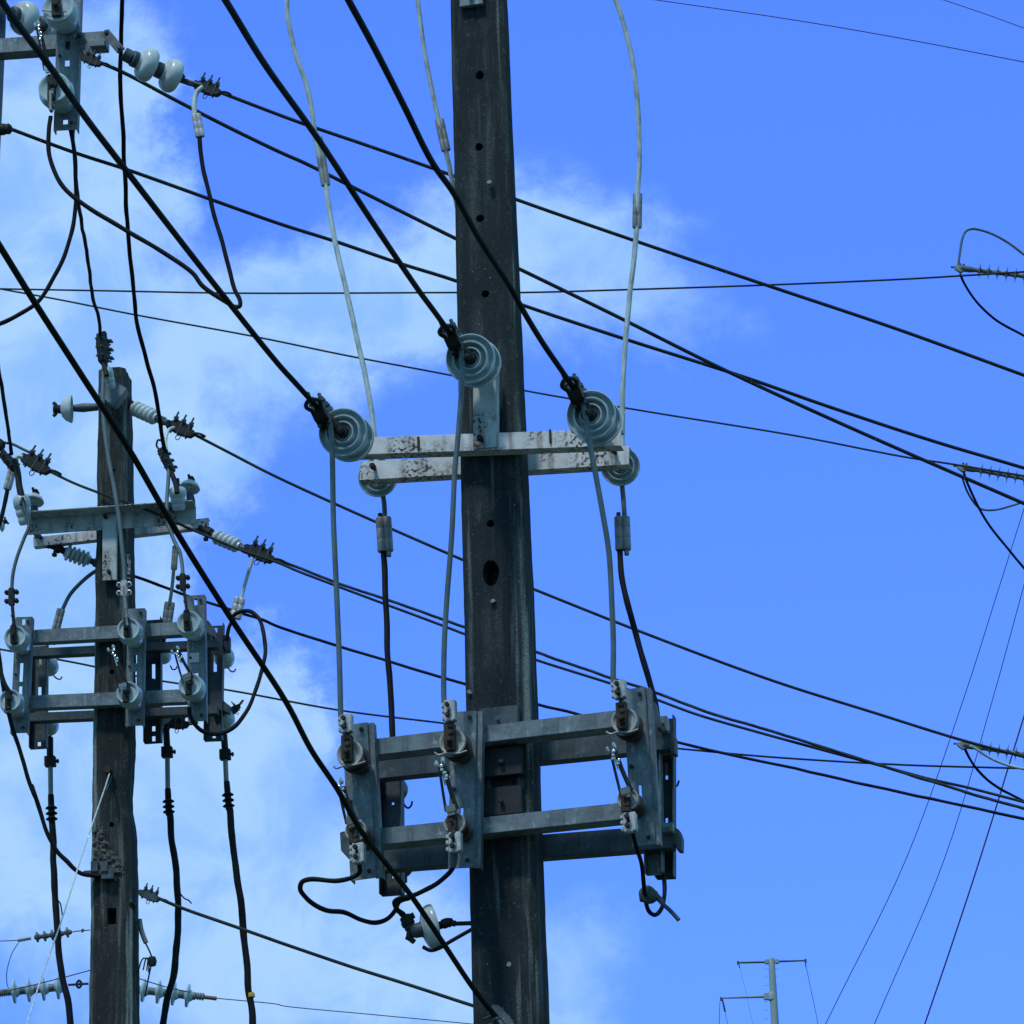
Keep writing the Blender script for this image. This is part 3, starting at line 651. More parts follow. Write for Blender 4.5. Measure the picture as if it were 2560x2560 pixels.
switch_unit('rear cut-out switch beyond the right end of the tall pole frame', MF, vb, 1, ('J', 1290, 545), ('J', 1290, 1655), 42, (('J', 1285, 880), 22), (('J', 1315, 1380), 24), group=GM, cm='galvd', slots=(.28, .38, .62, .7), step=False,
            horn=pts_('J', (1320, 990), (1335, 1015), (1360, 1005), (1372, 970)), face='porcb')
switch_unit('rear switch channel glimpsed between the right front switch and the frame end', MF, .175, 1, ('J', 1195, 600), ('J', 1215, 1625), 40, (('J', 1215, 1000), 20), (('J', 1230, 1400), 20), group=GM, cm='galv', slots=(.27, .36, .80, .84), step=False, face='porcb')
G4 = 'steel angle brackets at the frame ends'
for lab, poly_, v, crop in (('grey folded bracket under the black cable at the right frame end', [(1165, 440), (1205, 425), (1245, 600), (1225, 615), (1165, 520)], -.02, 'J'),
                      ('grey pentagonal bracket on the rear switch at the right frame end, upper one', [(1250, 560), (1298, 545), (1300, 600), (1345, 660), (1350, 785), (1325, 785), (1285, 720), (1250, 640)], .115, 'J'),
                      ('grey bracket low on the rear switch at the right frame end', [(1275, 1290), (1330, 1280), (1375, 1310), (1392, 1360), (1390, 1452), (1360, 1450), (1340, 1400), (1280, 1400)], .115, 'J'),
                      ('dark pentagonal bracket behind the lower left switch of the tall pole', [(412, 610), (440, 600), (500, 640), (500, 830), (480, 800), (420, 735)], -.08, 'H'),
                      ('dark roofed bracket on the rear right switch of the left pole frame, upper one', [(1420, 690), (1435, 690), (1480, 750), (1478, 805), (1460, 805), (1425, 770)], -.05, 'C'),
                      ('dark roofed bracket above the lower rear right bell of the left frame', [(1465, 1255), (1530, 1235), (1582, 1280), (1582, 1335), (1530, 1310), (1465, 1330)], .22, 'C'),
                      ('dark folded bracket on the upper rear right switch of the left frame', [(1535, 790), (1585, 800), (1585, 900), (1560, 905), (1535, 850)], .22, 'C')):
    fr = LF if crop == 'C' else MF
    p0 = fr.at((crop, *poly_[0]), v); pr = [(fr.loc(fr.at((crop, *q), v)).x - fr.loc(p0).x, fr.at((crop, *q), v).z - p0.z) for q in poly_]
    mb = MB(); add_prism(mb, pr, p0, p0 + fr.v*.05, fr.u, fr.w); tag(obj('folded_bracket', mb, 'galvd', None, .002), lab, 'bracket', G4)
for lab, c, v, fr, w_, h_, m in (('small pale terminal block over the black cable at the right frame end', ('J', 1270, 585), .11, MF, .016, .03, 'lead'),
                       ('small pale terminal block low at the right frame end', ('J', 1300, 1300), .11, MF, .02, .018, 'lead')):
    mb = MB(); p = fr.at(c, v-.03); add_box(mb, p, (fr.u, fr.v, fr.w), (w_, .02, h_)); add_bolt(mb, p - fr.v*.02, -fr.v, .009, .02); tag(obj('terminal_block', mb, m, None, .003), lab, 'terminal', 'small terminal blocks')

# ---- switches on the left pole
GL = 'cut-out switches on the left pole'
vf = -.265; kw = dict(m='porc', face='porc', group=GL, Lup=.2)
switch_unit('front cut-out switch with pale bells at the left end of the left frame', LF, vf, -1, ('C', 165, 668), ('C', 128, 1470), 39, (('L', 190, 462), 28), (('L', 125, 1270), 28), step=False, slotw=.009, slots=(.02, .07, .40, .56, .6, .72),
            term=(('C', 80, 530), 34, 44), tm='iron', **kw)
switch_unit('front cut-out switch with pale bells just right of the left pole', LF, vf, -1, ('C', 940, 610), ('C', 925, 1420), 40, (('C', 885, 752), 29), (('C', 880, 1190), 29), step=False, slotw=.009, slots=(.40, .47, .54, .66),
            term=(('C', 857, 475), 36, 42), blade=(('C', 780, 905), ('C', 850, 1150), 22), **kw)
switch_unit('front cut-out switch with pale bells and white tag, right part of left frame', LF, vf, -1, ('C', 1350, 518), ('C', 1360, 1390), 42, (('C', 1300, 705), 30), (('C', 1312, 1135), 30), step=False, slotw=.009, slots=(.03, .08, .15, .19, .62, .72),
            term=(('C', 1262, 430), 34, 44), tm='iron', blade=(('C', 1225, 915), ('C', 1290, 1085), 26), **kw)
p = LF.at(('C', 1342, 950), vf-.006); mb = MB(); add_box(mb, p, (LF.u, LF.v, LF.w), (.026, .003, .028)); tag(obj('tag_plate', mb, 'sticker', None, .001), 'small blank white plate on the right switch channel of the left frame', 'plate')
vb = .26; kw = dict(m='porc', face='porc', group=GL, Lup=.17)
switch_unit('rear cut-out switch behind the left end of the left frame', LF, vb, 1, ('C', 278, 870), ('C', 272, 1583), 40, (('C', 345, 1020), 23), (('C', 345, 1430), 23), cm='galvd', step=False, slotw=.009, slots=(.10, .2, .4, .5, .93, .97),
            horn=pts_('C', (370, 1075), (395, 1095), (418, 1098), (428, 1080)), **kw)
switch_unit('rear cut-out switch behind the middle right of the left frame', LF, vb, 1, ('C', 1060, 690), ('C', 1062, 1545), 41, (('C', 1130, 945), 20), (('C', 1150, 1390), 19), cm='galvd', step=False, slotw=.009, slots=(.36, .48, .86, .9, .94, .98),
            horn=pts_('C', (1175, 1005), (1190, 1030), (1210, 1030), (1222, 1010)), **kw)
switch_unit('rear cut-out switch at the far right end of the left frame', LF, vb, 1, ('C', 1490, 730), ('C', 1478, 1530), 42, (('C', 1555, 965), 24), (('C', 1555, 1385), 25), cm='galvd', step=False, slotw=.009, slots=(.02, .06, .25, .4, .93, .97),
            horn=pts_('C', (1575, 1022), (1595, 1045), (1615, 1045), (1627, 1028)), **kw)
# ---- switch top left
switch_unit('cut-out switch on the long slotted bracket at the top left', TF, -.16, -1, ('A', 480, -120), ('A', 450, 898), 55, (('A', 400, 45), 40), (('A', 372, 600), 40), m='porc', face='porc', group='cut-out switches at the top left', Lup=.2, step=False,
            slotw=.012, slots=(.33, .36, .40, .46, .53, .57, .81, .87, .93, .96), tlow=(('A', 352, 700), 18, 56), tm='lead', horn=pts_('X', (105, 26), (122, 27), (140, 32), (156, 29), (166, 28)), blade=(('A', 265, 185), ('A', 325, 480), 14))
# smaller clamps on the left pole switches
for lab, c, d_, sz in (('spiky dark clamp at the lower right of the left frame', ('C', 1610, 1315), LF.u*.8 + LF.w*.7, .10), ('spiky dark clamp under the middle of the left frame', ('C', 1215, 1405), LF.u - LF.w*.1, .15)):
    strain_clamp(lab, LF.at(c, .36), d_, sz, loop=True)

# ------------------------------------------------------------------ discs, clamps and heavy cables on the tall pole
G5 = 'ringed disc insulators on the tall pole'
vD = -.40
DI = {}
for key, lab, cf, cb_, R in (('l', 'ringed grey disc insulator at the left end of the white crossarm', ('F', 325, 1052), ('F', 372, 1090), 61),
                       ('m', 'ringed grey disc insulator on the upright channel in front of the tall pole', ('F', 1205, 543), ('F', 1247, 575), 62),
                       ('r', 'ringed grey disc insulator at the right end of the white crossarm', ('I', 768, 932), ('I', 808, 975), 62)):
    f, b_ = MF.at(cf, vD), MF.at(cb_, vD + .13); disc_string(lab, f, b_, R*mpp(f), G5); DI[key] = f
for lab, cf, cb_ in (('lower grey disc insulator under the left end of the rear white crossarm', ('F', 565, 1362), ('F', 572, 1385)), ('lower grey disc insulator under the right end of the rear white crossarm', ('I', 968, 1285), ('I', 975, 1300))):
    f, b_ = MF.at(cf, .22), MF.at(cb_, .34); disc_string(lab, f, b_, 49*mpp(f), G5, both=False)
HC = [('c1', 'm', 'heavy dark cable reaching the middle ringed disc, in front of the tall pole', pts_('Z', (425, 0), (500, 122), (600, 262), (700, 415), (790, 548)) + pts_('F', (960, 225), (1085, 400)), 11.7, 14),
      ('c2', 'r', 'heavy dark cable crossing the tall pole to the right ringed disc', pts_('E', (472, 0), (640, 310), (850, 720), (1050, 1120), (1200, 1335), (1370, 1640)) + pts_('I', (215, 60), (300, 215), (430, 430), (560, 620), (665, 775)), 11.7, 14),
      ('c3', 'l', 'heavy dark cable from the top left corner to the left ringed disc', pts_('A', (-20, -40), (95, 130), (330, 440), (590, 810), (850, 1150)) + pts_('B', (1440, -20), (1920, 580)) + pts_('F', (0, 715), (90, 815), (175, 910)), 11.2, 14)]
TAIL = {'l': pts_('F', (205, 920), (240, 1030), (250, 1200), (255, 1500)) + pts_('G', (258, 0), (280, 500), (300, 1000), (308, 1330), (310, 1400)),
        'm': pts_('F', (1130, 430), (1148, 560), (1142, 760), (1118, 1080), (1095, 1330)) + pts_('G', (1075, 100), (1040, 560), (1022, 900), (1022, 1270), (1030, 1330)),
        'r': pts_('I', (690, 800), (725, 920), (748, 1080), (790, 1300), (845, 1600)) + pts_('J', (890, -600), (912, -200), (920, 0), (920, 270), (925, 330))}
TL = {'l': 'left', 'm': 'middle', 'r': 'right'}
for n_, k, lab, P, y0, w in HC:
    wire('power_cable', lab, 'cable', P, y0, (MF, vD-.06), w, 'heavy', ext0=4, group='heavy dark cables from the upper left', seg=14)
    q = wpath(P, y0, (MF, vD-.06))
    dv = (q[-1]-q[-2]).normalized()
    strain_clamp('rusty bolted clamp on the %s ringed disc of the tall pole' % TL[k], q[-1] + dv*.05 + Vector((0, 0, -.012)), -dv, .235, m='iron', tilt=.3)
    mb = MB(); cylinder(q[-1] + dv*.02, DI[k] - MF.v*.015, .019, 10, mb); tag(obj('clevis_link', mb, 'iron'), 'dark link between clamp and %s ringed disc on the tall pole' % TL[k], 'link', 'clevis links')
    wire('drop_wire', 'grey wire hanging from the %s ringed disc down to the front switch' % TL[k], 'wire', TAIL[k], (MF, vD-.06), (MF, -.39), 14, 'wgrey', group='grey drop wires in front of the tall pole', ref=0, strands=0)
wire('power_cable', 'longest heavy dark cable, sloping across the left pole to the base of the tall pole', 'cable',
     pts_('Z', (0, 465), (60, 562), (150, 702), (240, 842), (330, 998), (430, 1158), (540, 1325)) + pts_('H', (215, 40), (395, 310), (560, 600), (900, 1040), (1130, 1380), (1330, 1680), (1490, 1885)), 11.8, (MF, -.16), 13.5, 'heavy', ext0=4, group='heavy dark cables from the upper left', seg=14)
strain_clamp('dark clamp holding the longest heavy cable at the bottom of the tall pole', MF.at(('H', 1530, 1895), -.15), MF.u*.6 - MF.w*.8 - MF.v*.2, .13, m='galvd', tilt=2.2, loop=False)

# pale drop wires with crimped sleeves
def drop(label, pts, d0, d1, w, m, sl, ext0=0, tail=None, group='pale drop wires with crimped sleeves', slw=9, slm='lead'):
    P = wpath(pts, d0, d1); r = thing('drop_wire', label, 'wire', P[-1], group)
    wire('conductor', None, None, pts, d0, d1, w, m, ext0=ext0, root=r, strands=5 if m == 'wlight' else 0, lay=.22)
    a, b = sl; sleeve(r, MF.at(a, d1[1]), MF.at(b, d1[1]), slw*mpp(P[-1]), slm)
    if tail: wire('lower_conductor', None, None, tail[0], d1, tail[1], tail[2], tail[3], root=r, strands=5 if tail[3] == 'wlight' else 0, lay=.22)
    return r
drop('pale stranded wire with a sleeve, curving down left of the tall pole', pts_('E', (48, -60), (52, 100), (110, 380), (175, 560), (225, 790), (245, 960), (280, 1120)), (MF, -.02), (MF, .10), 13, 'wlight', (('E', 262, 950), ('E', 316, 1280)), ext0=1.0,
     tail=(pts_('E', (316, 1270), (345, 1480), (400, 1760)) + pts_('F', (345, 60), (420, 400), (490, 720), (540, 1060), (555, 1250), (560, 1330)), (MF, .16), 13.5, 'wlight'))
drop('pale stranded wire with a sleeve, passing behind the tall pole near the top', pts_('E', (945, -60), (965, 130), (1010, 430), (1070, 720), (1110, 900)), (MF, -.04), (MF, .06), 12, 'wlight', (('E', 1098, 825), ('E', 1146, 1040)), ext0=.9,
     tail=(pts_('E', (1142, 1030), (1165, 1130), (1195, 1300), (1240, 1500)), (MF, .15), 12.5, 'wlight'))
drop('pale stranded wire with a sleeve, curving down right of the tall pole', pts_('Z', (1152, -30), (1178, 50), (1196, 130), (1205, 230), (1206, 310), (1203, 370), (1202, 400)), (MF, -.02), (MF, .10), 13, 'wlight', (('Z', 1203, 366), ('Z', 1202, 430)), ext0=1.0,
     tail=(pts_('Z', (1202, 428), (1196, 490), (1188, 560), (1179, 660), (1175, 740), (1174, 838), (1173, 880)), (MF, .18), 13.5, 'wlight'))
for lab, up_, sl, bl in (('black cable with grey sleeve dropping left of the tall pole to the rear switch', pts_('F', (600, 1480), (610, 1560), (612, 1640)), (('F', 603, 1640), ('F', 618, 1875)), pts_('G', (603, 220), (615, 500), (632, 900), (655, 1280), (668, 1490), (668, 1570))),
                      ('black cable with grey sleeve dropping right of the tall pole to the frame end', pts_('I', (980, 1410), (990, 1520), (998, 1640)), (('I', 980, 1635), ('I', 988, 1865)), pts_('I', (962, 1850), (985, 2080)) + pts_('J', (1040, -190), (1090, 0), (1150, 210), (1205, 440), (1225, 560)))):
    r = thing('drop_cable', lab, 'cable', MF.at(bl[-1], .24), 'black drop cables with grey sleeves')
    wire('conductor', None, None, up_, (MF, .26), (MF, .28), 13, 'wgrey', root=r)
    sleeve(r, MF.at(sl[0], .28), MF.at(sl[1], .28), 15*mpp(MF.at(sl[0], .28)), 'lead')
    wire('jacket', None, None, bl, (MF, .28), (MF, .20), 16, 'black', root=r)
    q = MF.at(sl[0], .28); mb = MB(); cylinder(q - MF.u*.014 + MF.w*.02, q - MF.u*.014 - MF.w*.03, .009, 10, mb); obj('wire_stub', mb, 'iron', r)
    q = MF.at(sl[1], .28); mb = MB(); cylinder(q + MF.u*.012 + MF.w*.02, q + MF.u*.014 - MF.w*.022, .010, 10, mb); obj('cut_strands', mb, 'lead', r)
# black loops under the tall pole's frame
GJ = 'black jumper cables'
jf = (MF, -.39)
wire('jumper_cable', 'black jumper looping out to the left below the tall pole frame', 'cable', pts_('H', (540, 820), (545, 880), (500, 915), (400, 938), (200, 933), (150, 955), (140, 1005), (180, 1062), (240, 1110), (330, 1152), (440, 1165), (560, 1215), (660, 1235), (740, 1210), (795, 1150), (820, 1090), (850, 1072), (890, 1062)), jf, (MF, .02), 12, 'black', group=GJ)
wire('jumper_cable', 'black jumper from the middle front switch down to the tilted disc', 'cable', pts_('H', (1200, 740), (1205, 800), (1185, 870), (1100, 950), (1000, 1005), (910, 1045), (830, 1065), (790, 1095), (805, 1140), (850, 1175)), jf, (MF, -.02), 12, 'black', group=GJ)
wire('cable_sheath', 'short grey sheath below the middle front switch of the tall pole', 'sheath', pts_('H', (1200, 735), (1200, 790), (1185, 850)), jf, (MF, -.38), 21, 'galvd')
wire('jumper_cable', 'black jumper looping below the right front switch of the tall pole', 'cable', pts_('J', (1050, 1320), (1075, 1420), (1110, 1530), (1130, 1680), (1140, 1790), (1165, 1870), (1205, 1895), (1245, 1860), (1268, 1780), (1270, 1640), (1275, 1560)), jf, (MF, .2), 11, 'black', group=GJ)
q = MF.at(('J', 1160, 1765), -.1); mb = MB()
add_tube(mb, [q + MF.u*a + MF.w*b + MF.v*e for a, b, e in ((-.02, -.02, -.012), (-.022, .02, 0), (.0, .032, .012), (.02, .01, .016), (.012, -.02, 0), (-.012, -.018, -.016), (-.018, .012, -.018), (.004, .02, .02))], .011, 10)
P = wpath(pts_('J', (1160, 1715), (1215, 1765), (1260, 1820), (1310, 1865), (1372, 1932)), (MF, -.09), (MF, -.1)); add_tube(mb, P, .0085, 10)
add_tube(mb, wpath(pts_('J', (1190, 1740), (1240, 1790), (1265, 1815)), (MF, -.07), (MF, -.08)), .012, 8)
add_lathe(mb, q - MF.w*.03, MF.w + MF.u*.4, [(0, 0), (.016, .006), (.026, .02), (.028, .035), (.02, .052), (0, .06)], 12); tag(obj('cable_knot', mb, 'galvd'), 'knotted dark tape ball with a loose cut tail under the right switch', 'knot')
# tilted disc at the foot of the frame
cA, cB = MF.at(('H', 955, 1285), -.02), MF.at(('H', 1055, 1262), .0)
r = disc_string('tilted pale disc insulator on an arm, left of the tall pole below the frame', cB, cA, 57*mpp(cA), 'tilted disc insulators', both=False, m='porcw')
P = wpath(pts_('H', (1060, 1262), (1110, 1250), (1160, 1232), (1210, 1240)), (MF, 0), (MF, 0)); mb = MB(); add_tube(mb, P, [.014, .015, .019, .018, .012]); obj('arm_socket', mb, 'iron', r)
obj('arm', add_tube(MB(), wpath(pts_('H', (1200, 1240), (1330, 1236)), (MF, 0), (MF, 0)), .0085), 'iron', r)
obj('tie_cable', add_tube(MB(), wpath(pts_('H', (985, 1400), (1040, 1424), (1100, 1408), (1180, 1360), (1330, 1275)), (MF, -.03), (MF, 0)), .0075), 'black', r)
P = wpath(pts_('H', (800, 1140), (850, 1180), (880, 1230), (905, 1290), (890, 1350)), (MF, -.02), (MF, -.02)); mb = MB(); add_tube(mb, P, [.010, .012, .022, .026, .022, .018, .016], 12)
add_tube(mb, wpath(pts_('H', (885, 1200), (925, 1180)), (MF, -.02), (MF, -.02)), .012); add_tube(mb, wpath(pts_('H', (880, 1330), (925, 1365)), (MF, -.02), (MF, -.02)), .011); obj('cap_fitting', mb, 'iron', r)

# ------------------------------------------------------------------ line wires
GW = 'line wires sloping to the right'
def line(label, pts, d0, d1, w, m='wdark', e0=0, e1=12, group=GW, **k):
    return wire('line_wire', label, 'wire', pts, d0, d1, w, m, ext0=e0, ext1=e1, group=group, seg=8, **k)
line('uppermost dark line wire, starting at the clamp past the white bells', pts_('A', (1500, 630), (1932, 795)) + pts_('E', (150, 850), (620, 1010), (1160, 1200), (1640, 1380)) + pts_('Z', (1200, 455), (1440, 536), (1690, 620), (1932, 708)), 19.8, 20.5, 9.5)
line('dark line wire from the top left crossarm passing under the white bells', pts_('A', (650, 415), (850, 500), (1200, 685), (1560, 870), (1932, 1050)) + pts_('E', (170, 1125), (520, 1300), (1210, 1645)) + pts_('Z', (985, 510), (1170, 600), (1340, 685), (1500, 760), (1720, 858), (1932, 950)), 19.8, 21, 10)
line('dark line wire from the sleeve on the left edge pole', pts_('A', (60, 885), (520, 1055), (860, 1165), (1480, 1385), (1932, 1545)) + pts_('E', (380, 1665), (820, 1815), (1190, 1930)) + pts_('Z', (990, 577), (1180, 640), (1400, 710), (1560, 766), (1760, 832), (1932, 883)), 20, 21.5, 9.5)
line('thin nearly level wire reaching the upper right polymer insulator', pts_('Z', (0, 545), (215, 549), (430, 553), (650, 553), (850, 552), (985, 552), (1200, 546), (1440, 538), (1700, 527)) + pts_('R', (690, 915), (1449, 868)), 27, 23, 5.5, e0=8, e1=3)
line('thin wire sloping from left edge to the middle right polymer insulator', pts_('Z', (0, 545), (120, 567), (250, 593), (480, 635), (650, 670), (850, 708), (990, 737), (1230, 778), (1500, 822)) + pts_('Q', (0, 300), (560, 385), (1449, 530)), 27, 23, 5.5, e0=8, e1=3)
line('dark line wire from the right clamp at the top of the left pole', pts_('B', (1290, 1040), (1560, 1180), (1932, 1370)) + pts_('Z', (870, 1055), (1008, 1112), (1230, 1200), (1460, 1285), (1650, 1345), (1810, 1395), (1932, 1428)), (LF, 0), 22.5, 8)
line('smooth lower wire of the close pair crossing behind the tall pole', pts_('V', (880, 720), (1400, 975)) + pts_('B', (660, 1460), (1060, 1605)) + pts_('C', (1310, 60), (1670, 210), (1932, 300)) + pts_('G', (0, 348), (280, 455), (600, 575), (1010, 728), (1150, 782)) + pts_('J', (395, 140), (640, 218), (900, 300), (1150, 388), (1220, 412), (1500, 515), (1932, 640)) + pts_('P', (0, 870), (300, 952), (760, 1055), (1449, 1232)), (LF, -.1), 21.5, 7.5)
line('frayed twisted upper wire of the close pair crossing behind the tall pole', pts_('C', (1880, 262),) + pts_('G', (0, 322), (300, 440), (600, 540), (830, 620), (1010, 685), (1150, 735)) + pts_('J', (395, 85), (510, 128), (740, 205), (900, 262), (1150, 340), (1400, 435), (1620, 515), (1932, 605)) + pts_('P', (0, 880), (150, 930), (500, 1032), (800, 1130), (1449, 1310)), (LF, .1), 21.3, 8.5, strands=3, lay=.16)
line('dark line wire coming out from behind the left pole under its crossarm', pts_('C', (900, 380), (1050, 430), (1230, 500), (1500, 590), (1800, 685), (1932, 740)) + pts_('Z', (875, 1290), (1020, 1330), (1070, 1342), (1275, 1400), (1500, 1450), (1700, 1495), (1932, 1545)), (LF, .3), 22.5, 8, m='black')
line('thin wire passing behind both switch frames', pts_('Z', (0, 1225), (150, 1252), (300, 1284), (430, 1302), (640, 1340), (840, 1365), (1060, 1393), (1275, 1412), (1450, 1428), (1700, 1443), (1932, 1450)), 26, 25, 5.5, e0=8)
line('fine high wire crossing the top right corner area, longer one', pts_('Z', (1225, -2), (1500, 38), (1720, 76), (1932, 117)), 60, 55, 2.6, 'navy', e0=30, e1=30, group='fine distant wires')
line('fine high wire clipping the extreme top right corner', pts_('Z', (1775, -2), (1855, 25), (1932, 53)), 60, 57, 2.4, 'navy', e0=30, e1=30, group='fine distant wires')
line('dark wire from the low dead-end clamp on the left pole to the tall pole', pts_('D', (1060, 1050), (1250, 1130), (1650, 1270), (1932, 1370)) + pts_('H', (0, 1370), (500, 1540), (900, 1665), (1330, 1805)) + pts_('H', (1900, 1980),), (LF, -.02), 22, 9)
line('fine dark blue wire from the red tipped disc string at the bottom', pts_('D', (1480, 1753), (1932, 1800)) + pts_('H', (0, 1802), (650, 1868), (1300, 1930), (1700, 1975)), 38, 36, 2.6, 'navy', group='fine distant wires')
line('faint thin wire at far right descending steeply, left one of three', pts_('X', (2560, 1272), (2494, 1480), (2408, 1750), (2264, 2150), (2064, 2560)), 70, 70, 2.3, 'navy', e0=20, e1=20, group='steep wires at the right edge')
line('faint thin wire at far right descending steeply, middle one of three', pts_('X', (2560, 1463), (2481, 1750), (2360, 2150), (2186, 2560)), 70, 70, 2.3, 'navy', e0=20, e1=20, group='steep wires at the right edge')
line('thicker navy wire at far right descending steeply, rightmost of three', pts_('X', (2560, 1791), (2449, 2150), (2380, 2360), (2312, 2560)), 55, 55, 4, 'navy', e0=15, e1=15, group='steep wires at the right edge')

# polymer insulators at the right edge
def polymer(label, crop, a, b, wpx, n, Y, group='polymer insulators at the right edge'):
    p0, p1 = atY((crop, *a), Y), atY((crop, *b), Y-.02); k = mpp(p0); R = wpx*k/2; d = p1-p0; L = d.length*1.5
    r = thing('polymer_insulator', label, 'insulator', p0, group)
    pr = [(0, 0), (R*1.25, 0), (R*1.2, L*.1), (R*.85, L*.15)]; pitch = L*.088
    for i in range(n):
        z = L*.16 + i*pitch*1.08; pr += [(R*.82, z), (R*.9, z+pitch*.2), (R*1.5, z+pitch*.36), (R*3.2, z+pitch*.44), (R*3.2, z+pitch*.46), (R*1.2, z+pitch*.52), (R*.82, z+pitch*.62)]
    pr += [(R*.8, L), (0, L)]
    obj('shed_rod', add_lathe(MB(), p0, d, pr, 20), 'polym', r, sharp=40)
    dd, s, t = basis(d); mb = MB(); add_prism(mb, [(-R*3, R*.3), (-R*2.2, -R*.8), (-R*.2, -R*2.0), (R*1.2, -R*1.2), (R*1.2, R*1.0), (-R*.6, R*1.2)], p0 - s*R*.8, p0 + s*R*.8, dd, t); obj('end_clamp', mb, 'lead', r, R*.15)
    for q_, a_ in ((dd*R*-.48 + t*R*.8, t), (dd*R*.8 + t*R*.8, t), (dd*R*-2.8, -dd)):
        mb = MB(); add_bolt(mb, p0 + q_, a_, R*.45, R*1.1); obj('bolt', mb, 'iron', r)
    return r
polymer('shedded polymer insulator at the right edge, topmost with a loop above', 'R', (690, 825), (1449, 920), 13, 9, 24)
polymer('shedded polymer insulator at the right edge, middle one of three', 'Q', (720, 430), (1449, 560), 13, 9, 24)
polymer('shedded polymer insulator at the right edge, lowest beside a pale loop', 'P', (720, 545), (1449, 660), 13, 9, 24)
GR = 'short jumpers on the right edge insulators'
wire('jumper_wire', 'arched wire rising above the topmost right edge insulator', 'wire', pts_('R', (655, 790), (680, 600), (710, 450), (750, 375), (820, 348), (920, 362), (1060, 408), (1250, 510), (1425, 640), (1500, 700)), 24, 24, 6.5, 'wgrey', group=GR)
wire('jumper_wire', 'dark wire sagging below the topmost right edge insulator', 'wire', pts_('R', (680, 890), (720, 990), (810, 1140), (950, 1310), (1080, 1430), (1220, 1520), (1449, 1640)), 24, 24.2, 6.5, 'black', ext1=2, group=GR)
wire('jumper_wire', 'dark wire sagging below the middle right edge insulator', 'wire', pts_('Q', (720, 480), (760, 600), (880, 870), (1000, 1085), (1120, 1245), (1300, 1460), (1449, 1640)), 24, 24.2, 6.5, 'black', ext1=2, group=GR)
wire('jumper_wire', 'pale wire curling back under the middle right edge insulator', 'wire', pts_('Q', (700, 540), (760, 710), (850, 860), (920, 925), (1020, 945), (1150, 932), (1300, 890), (1440, 845)), 24, 24.4, 5.5, 'wgrey', ext1=.6, group=GR)
wire('jumper_wire', 'dark wire sagging below the lowest right edge insulator', 'wire', pts_('P', (735, 590), (780, 680), (860, 805), (1000, 960), (1150, 1065), (1300, 1145), (1449, 1225)), 24, 24.2, 7, 'black', ext1=2, group=GR)
wire('jumper_wire', 'pale blue grey wire drooping from the lowest right edge insulator', 'wire', pts_('P', (800, 550), (870, 590), (980, 665), (1100, 730), (1280, 795), (1449, 832)), 23.8, 23.9, 7, 'wlight', ext1=1, group=GR)

# ------------------------------------------------------------------ top left hardware
def bell(root, p, ax, R, m='porcw', name='bell'):
    pr = [(0, .9*R), (.42*R, .9*R), (.46*R, .6*R), (.52*R, .44*R), (.74*R, .40*R), (.90*R, .28*R), (.985*R, .08*R), (1.0*R, -.12*R), (.96*R, -.30*R), (.86*R, -.40*R), (.74*R, -.36*R), (.6*R, -.2*R), (.4*R, -.25*R), (.36*R, -.5*R), (0, -.5*R)]
    return obj(name, add_lathe(MB(), p, ax, pr, 32), m, root, sharp=50)
G6 = 'strings of white porcelain bells'
def bell_string(label, cs, fr, vs, Rpx, cap):
    P = [fr.at(c, v) for c, v in zip(cs, vs)]; ax = (P[0]-P[-1]).normalized(); k = mpp(P[0])
    r = thing('bell_insulator', label, 'insulator', P[0], G6)
    for p in P:
        b = bell(r, p, ax, Rpx*k); mb = MB(); R = Rpx*k
        add_lathe(mb, p, ax, [(0, 1.0*R), (.36*R, .98*R), (.47*R, .9*R), (.48*R, .62*R), (.4*R, .62*R), (0, .62*R)], 20); obj('collar', mb, 'galvd', b)
    if cap: mb = MB(); cylinder(P[0] + ax*Rpx*k*.9, fr.at(cap, vs[0]-.06), Rpx*k*.40, 16, mb); obj('cap', mb, 'galvd', r)
    mb = MB(); cylinder(P[-1] - ax*Rpx*k*.4, P[-1] - ax*Rpx*k*1.25, .012, 10, mb); obj('pin', mb, 'galvd', r)
    return P, ax
BP, bax = bell_string('two white porcelain bells hanging off the tip of the top left crossarm', [('A', 1010, 445), ('A', 1178, 520)], TF, (-.36, -.28), 44, ('A', 855, 370))
bell_string('two white porcelain bells behind the slotted bracket at the top left', [('A', 165, 125), ('A', 350, 190)], TF, (.06, .22), 44, None)
c_ = TF.at(('A', 1430, 608), -.25); d_ = (TF.at(('A', 1560, 650), -.25) - TF.at(('A', 1270, 548), -.25)).normalized()
strain_clamp('bolted clamp at the end of the two white bells', c_, d_, .155)
mb = MB(); 
for s_ in (-.018, .018): add_tube(mb, [TF.at(('A', 1235, 548), -.25) + TF.v*s_, TF.at(('A', 1330, 578), -.25) + TF.v*s_, TF.at(('A', 1400, 600), -.25) + TF.v*s_], .009, 8)
add_bolt(mb, TF.at(('A', 1262, 540), -.27), -TF.v, .016, .03); tag(obj('clevis_link', mb, 'galvd'), 'double link between white bells and their clamp', 'link', 'clevis links')
strain_clamp('small dead-end clamp hanging under the top left crossarm', TF.at(('A', 630, 415), -.34), d_, .12)
mb = MB(); a_, b_ = TF.at(('A', -10, 895), -.06), TF.at(('A', 82, 888), -.06); add_lathe(mb, a_, b_-a_, [(0, 0), (.030, 0), (.030, .03), (.026, .035), (.028, .055), (.016, .068), (0, .068)], 16)
tag(obj('sleeve_connector', mb, 'iron'), 'dark fitting on the left edge pole where a line wire starts', 'connector')
r = thing('jumper_cable', 'black jumper with pale connector hanging from the white bells clamp', 'cable', TF.at(('A', 1360, 850), -.5), GJ)
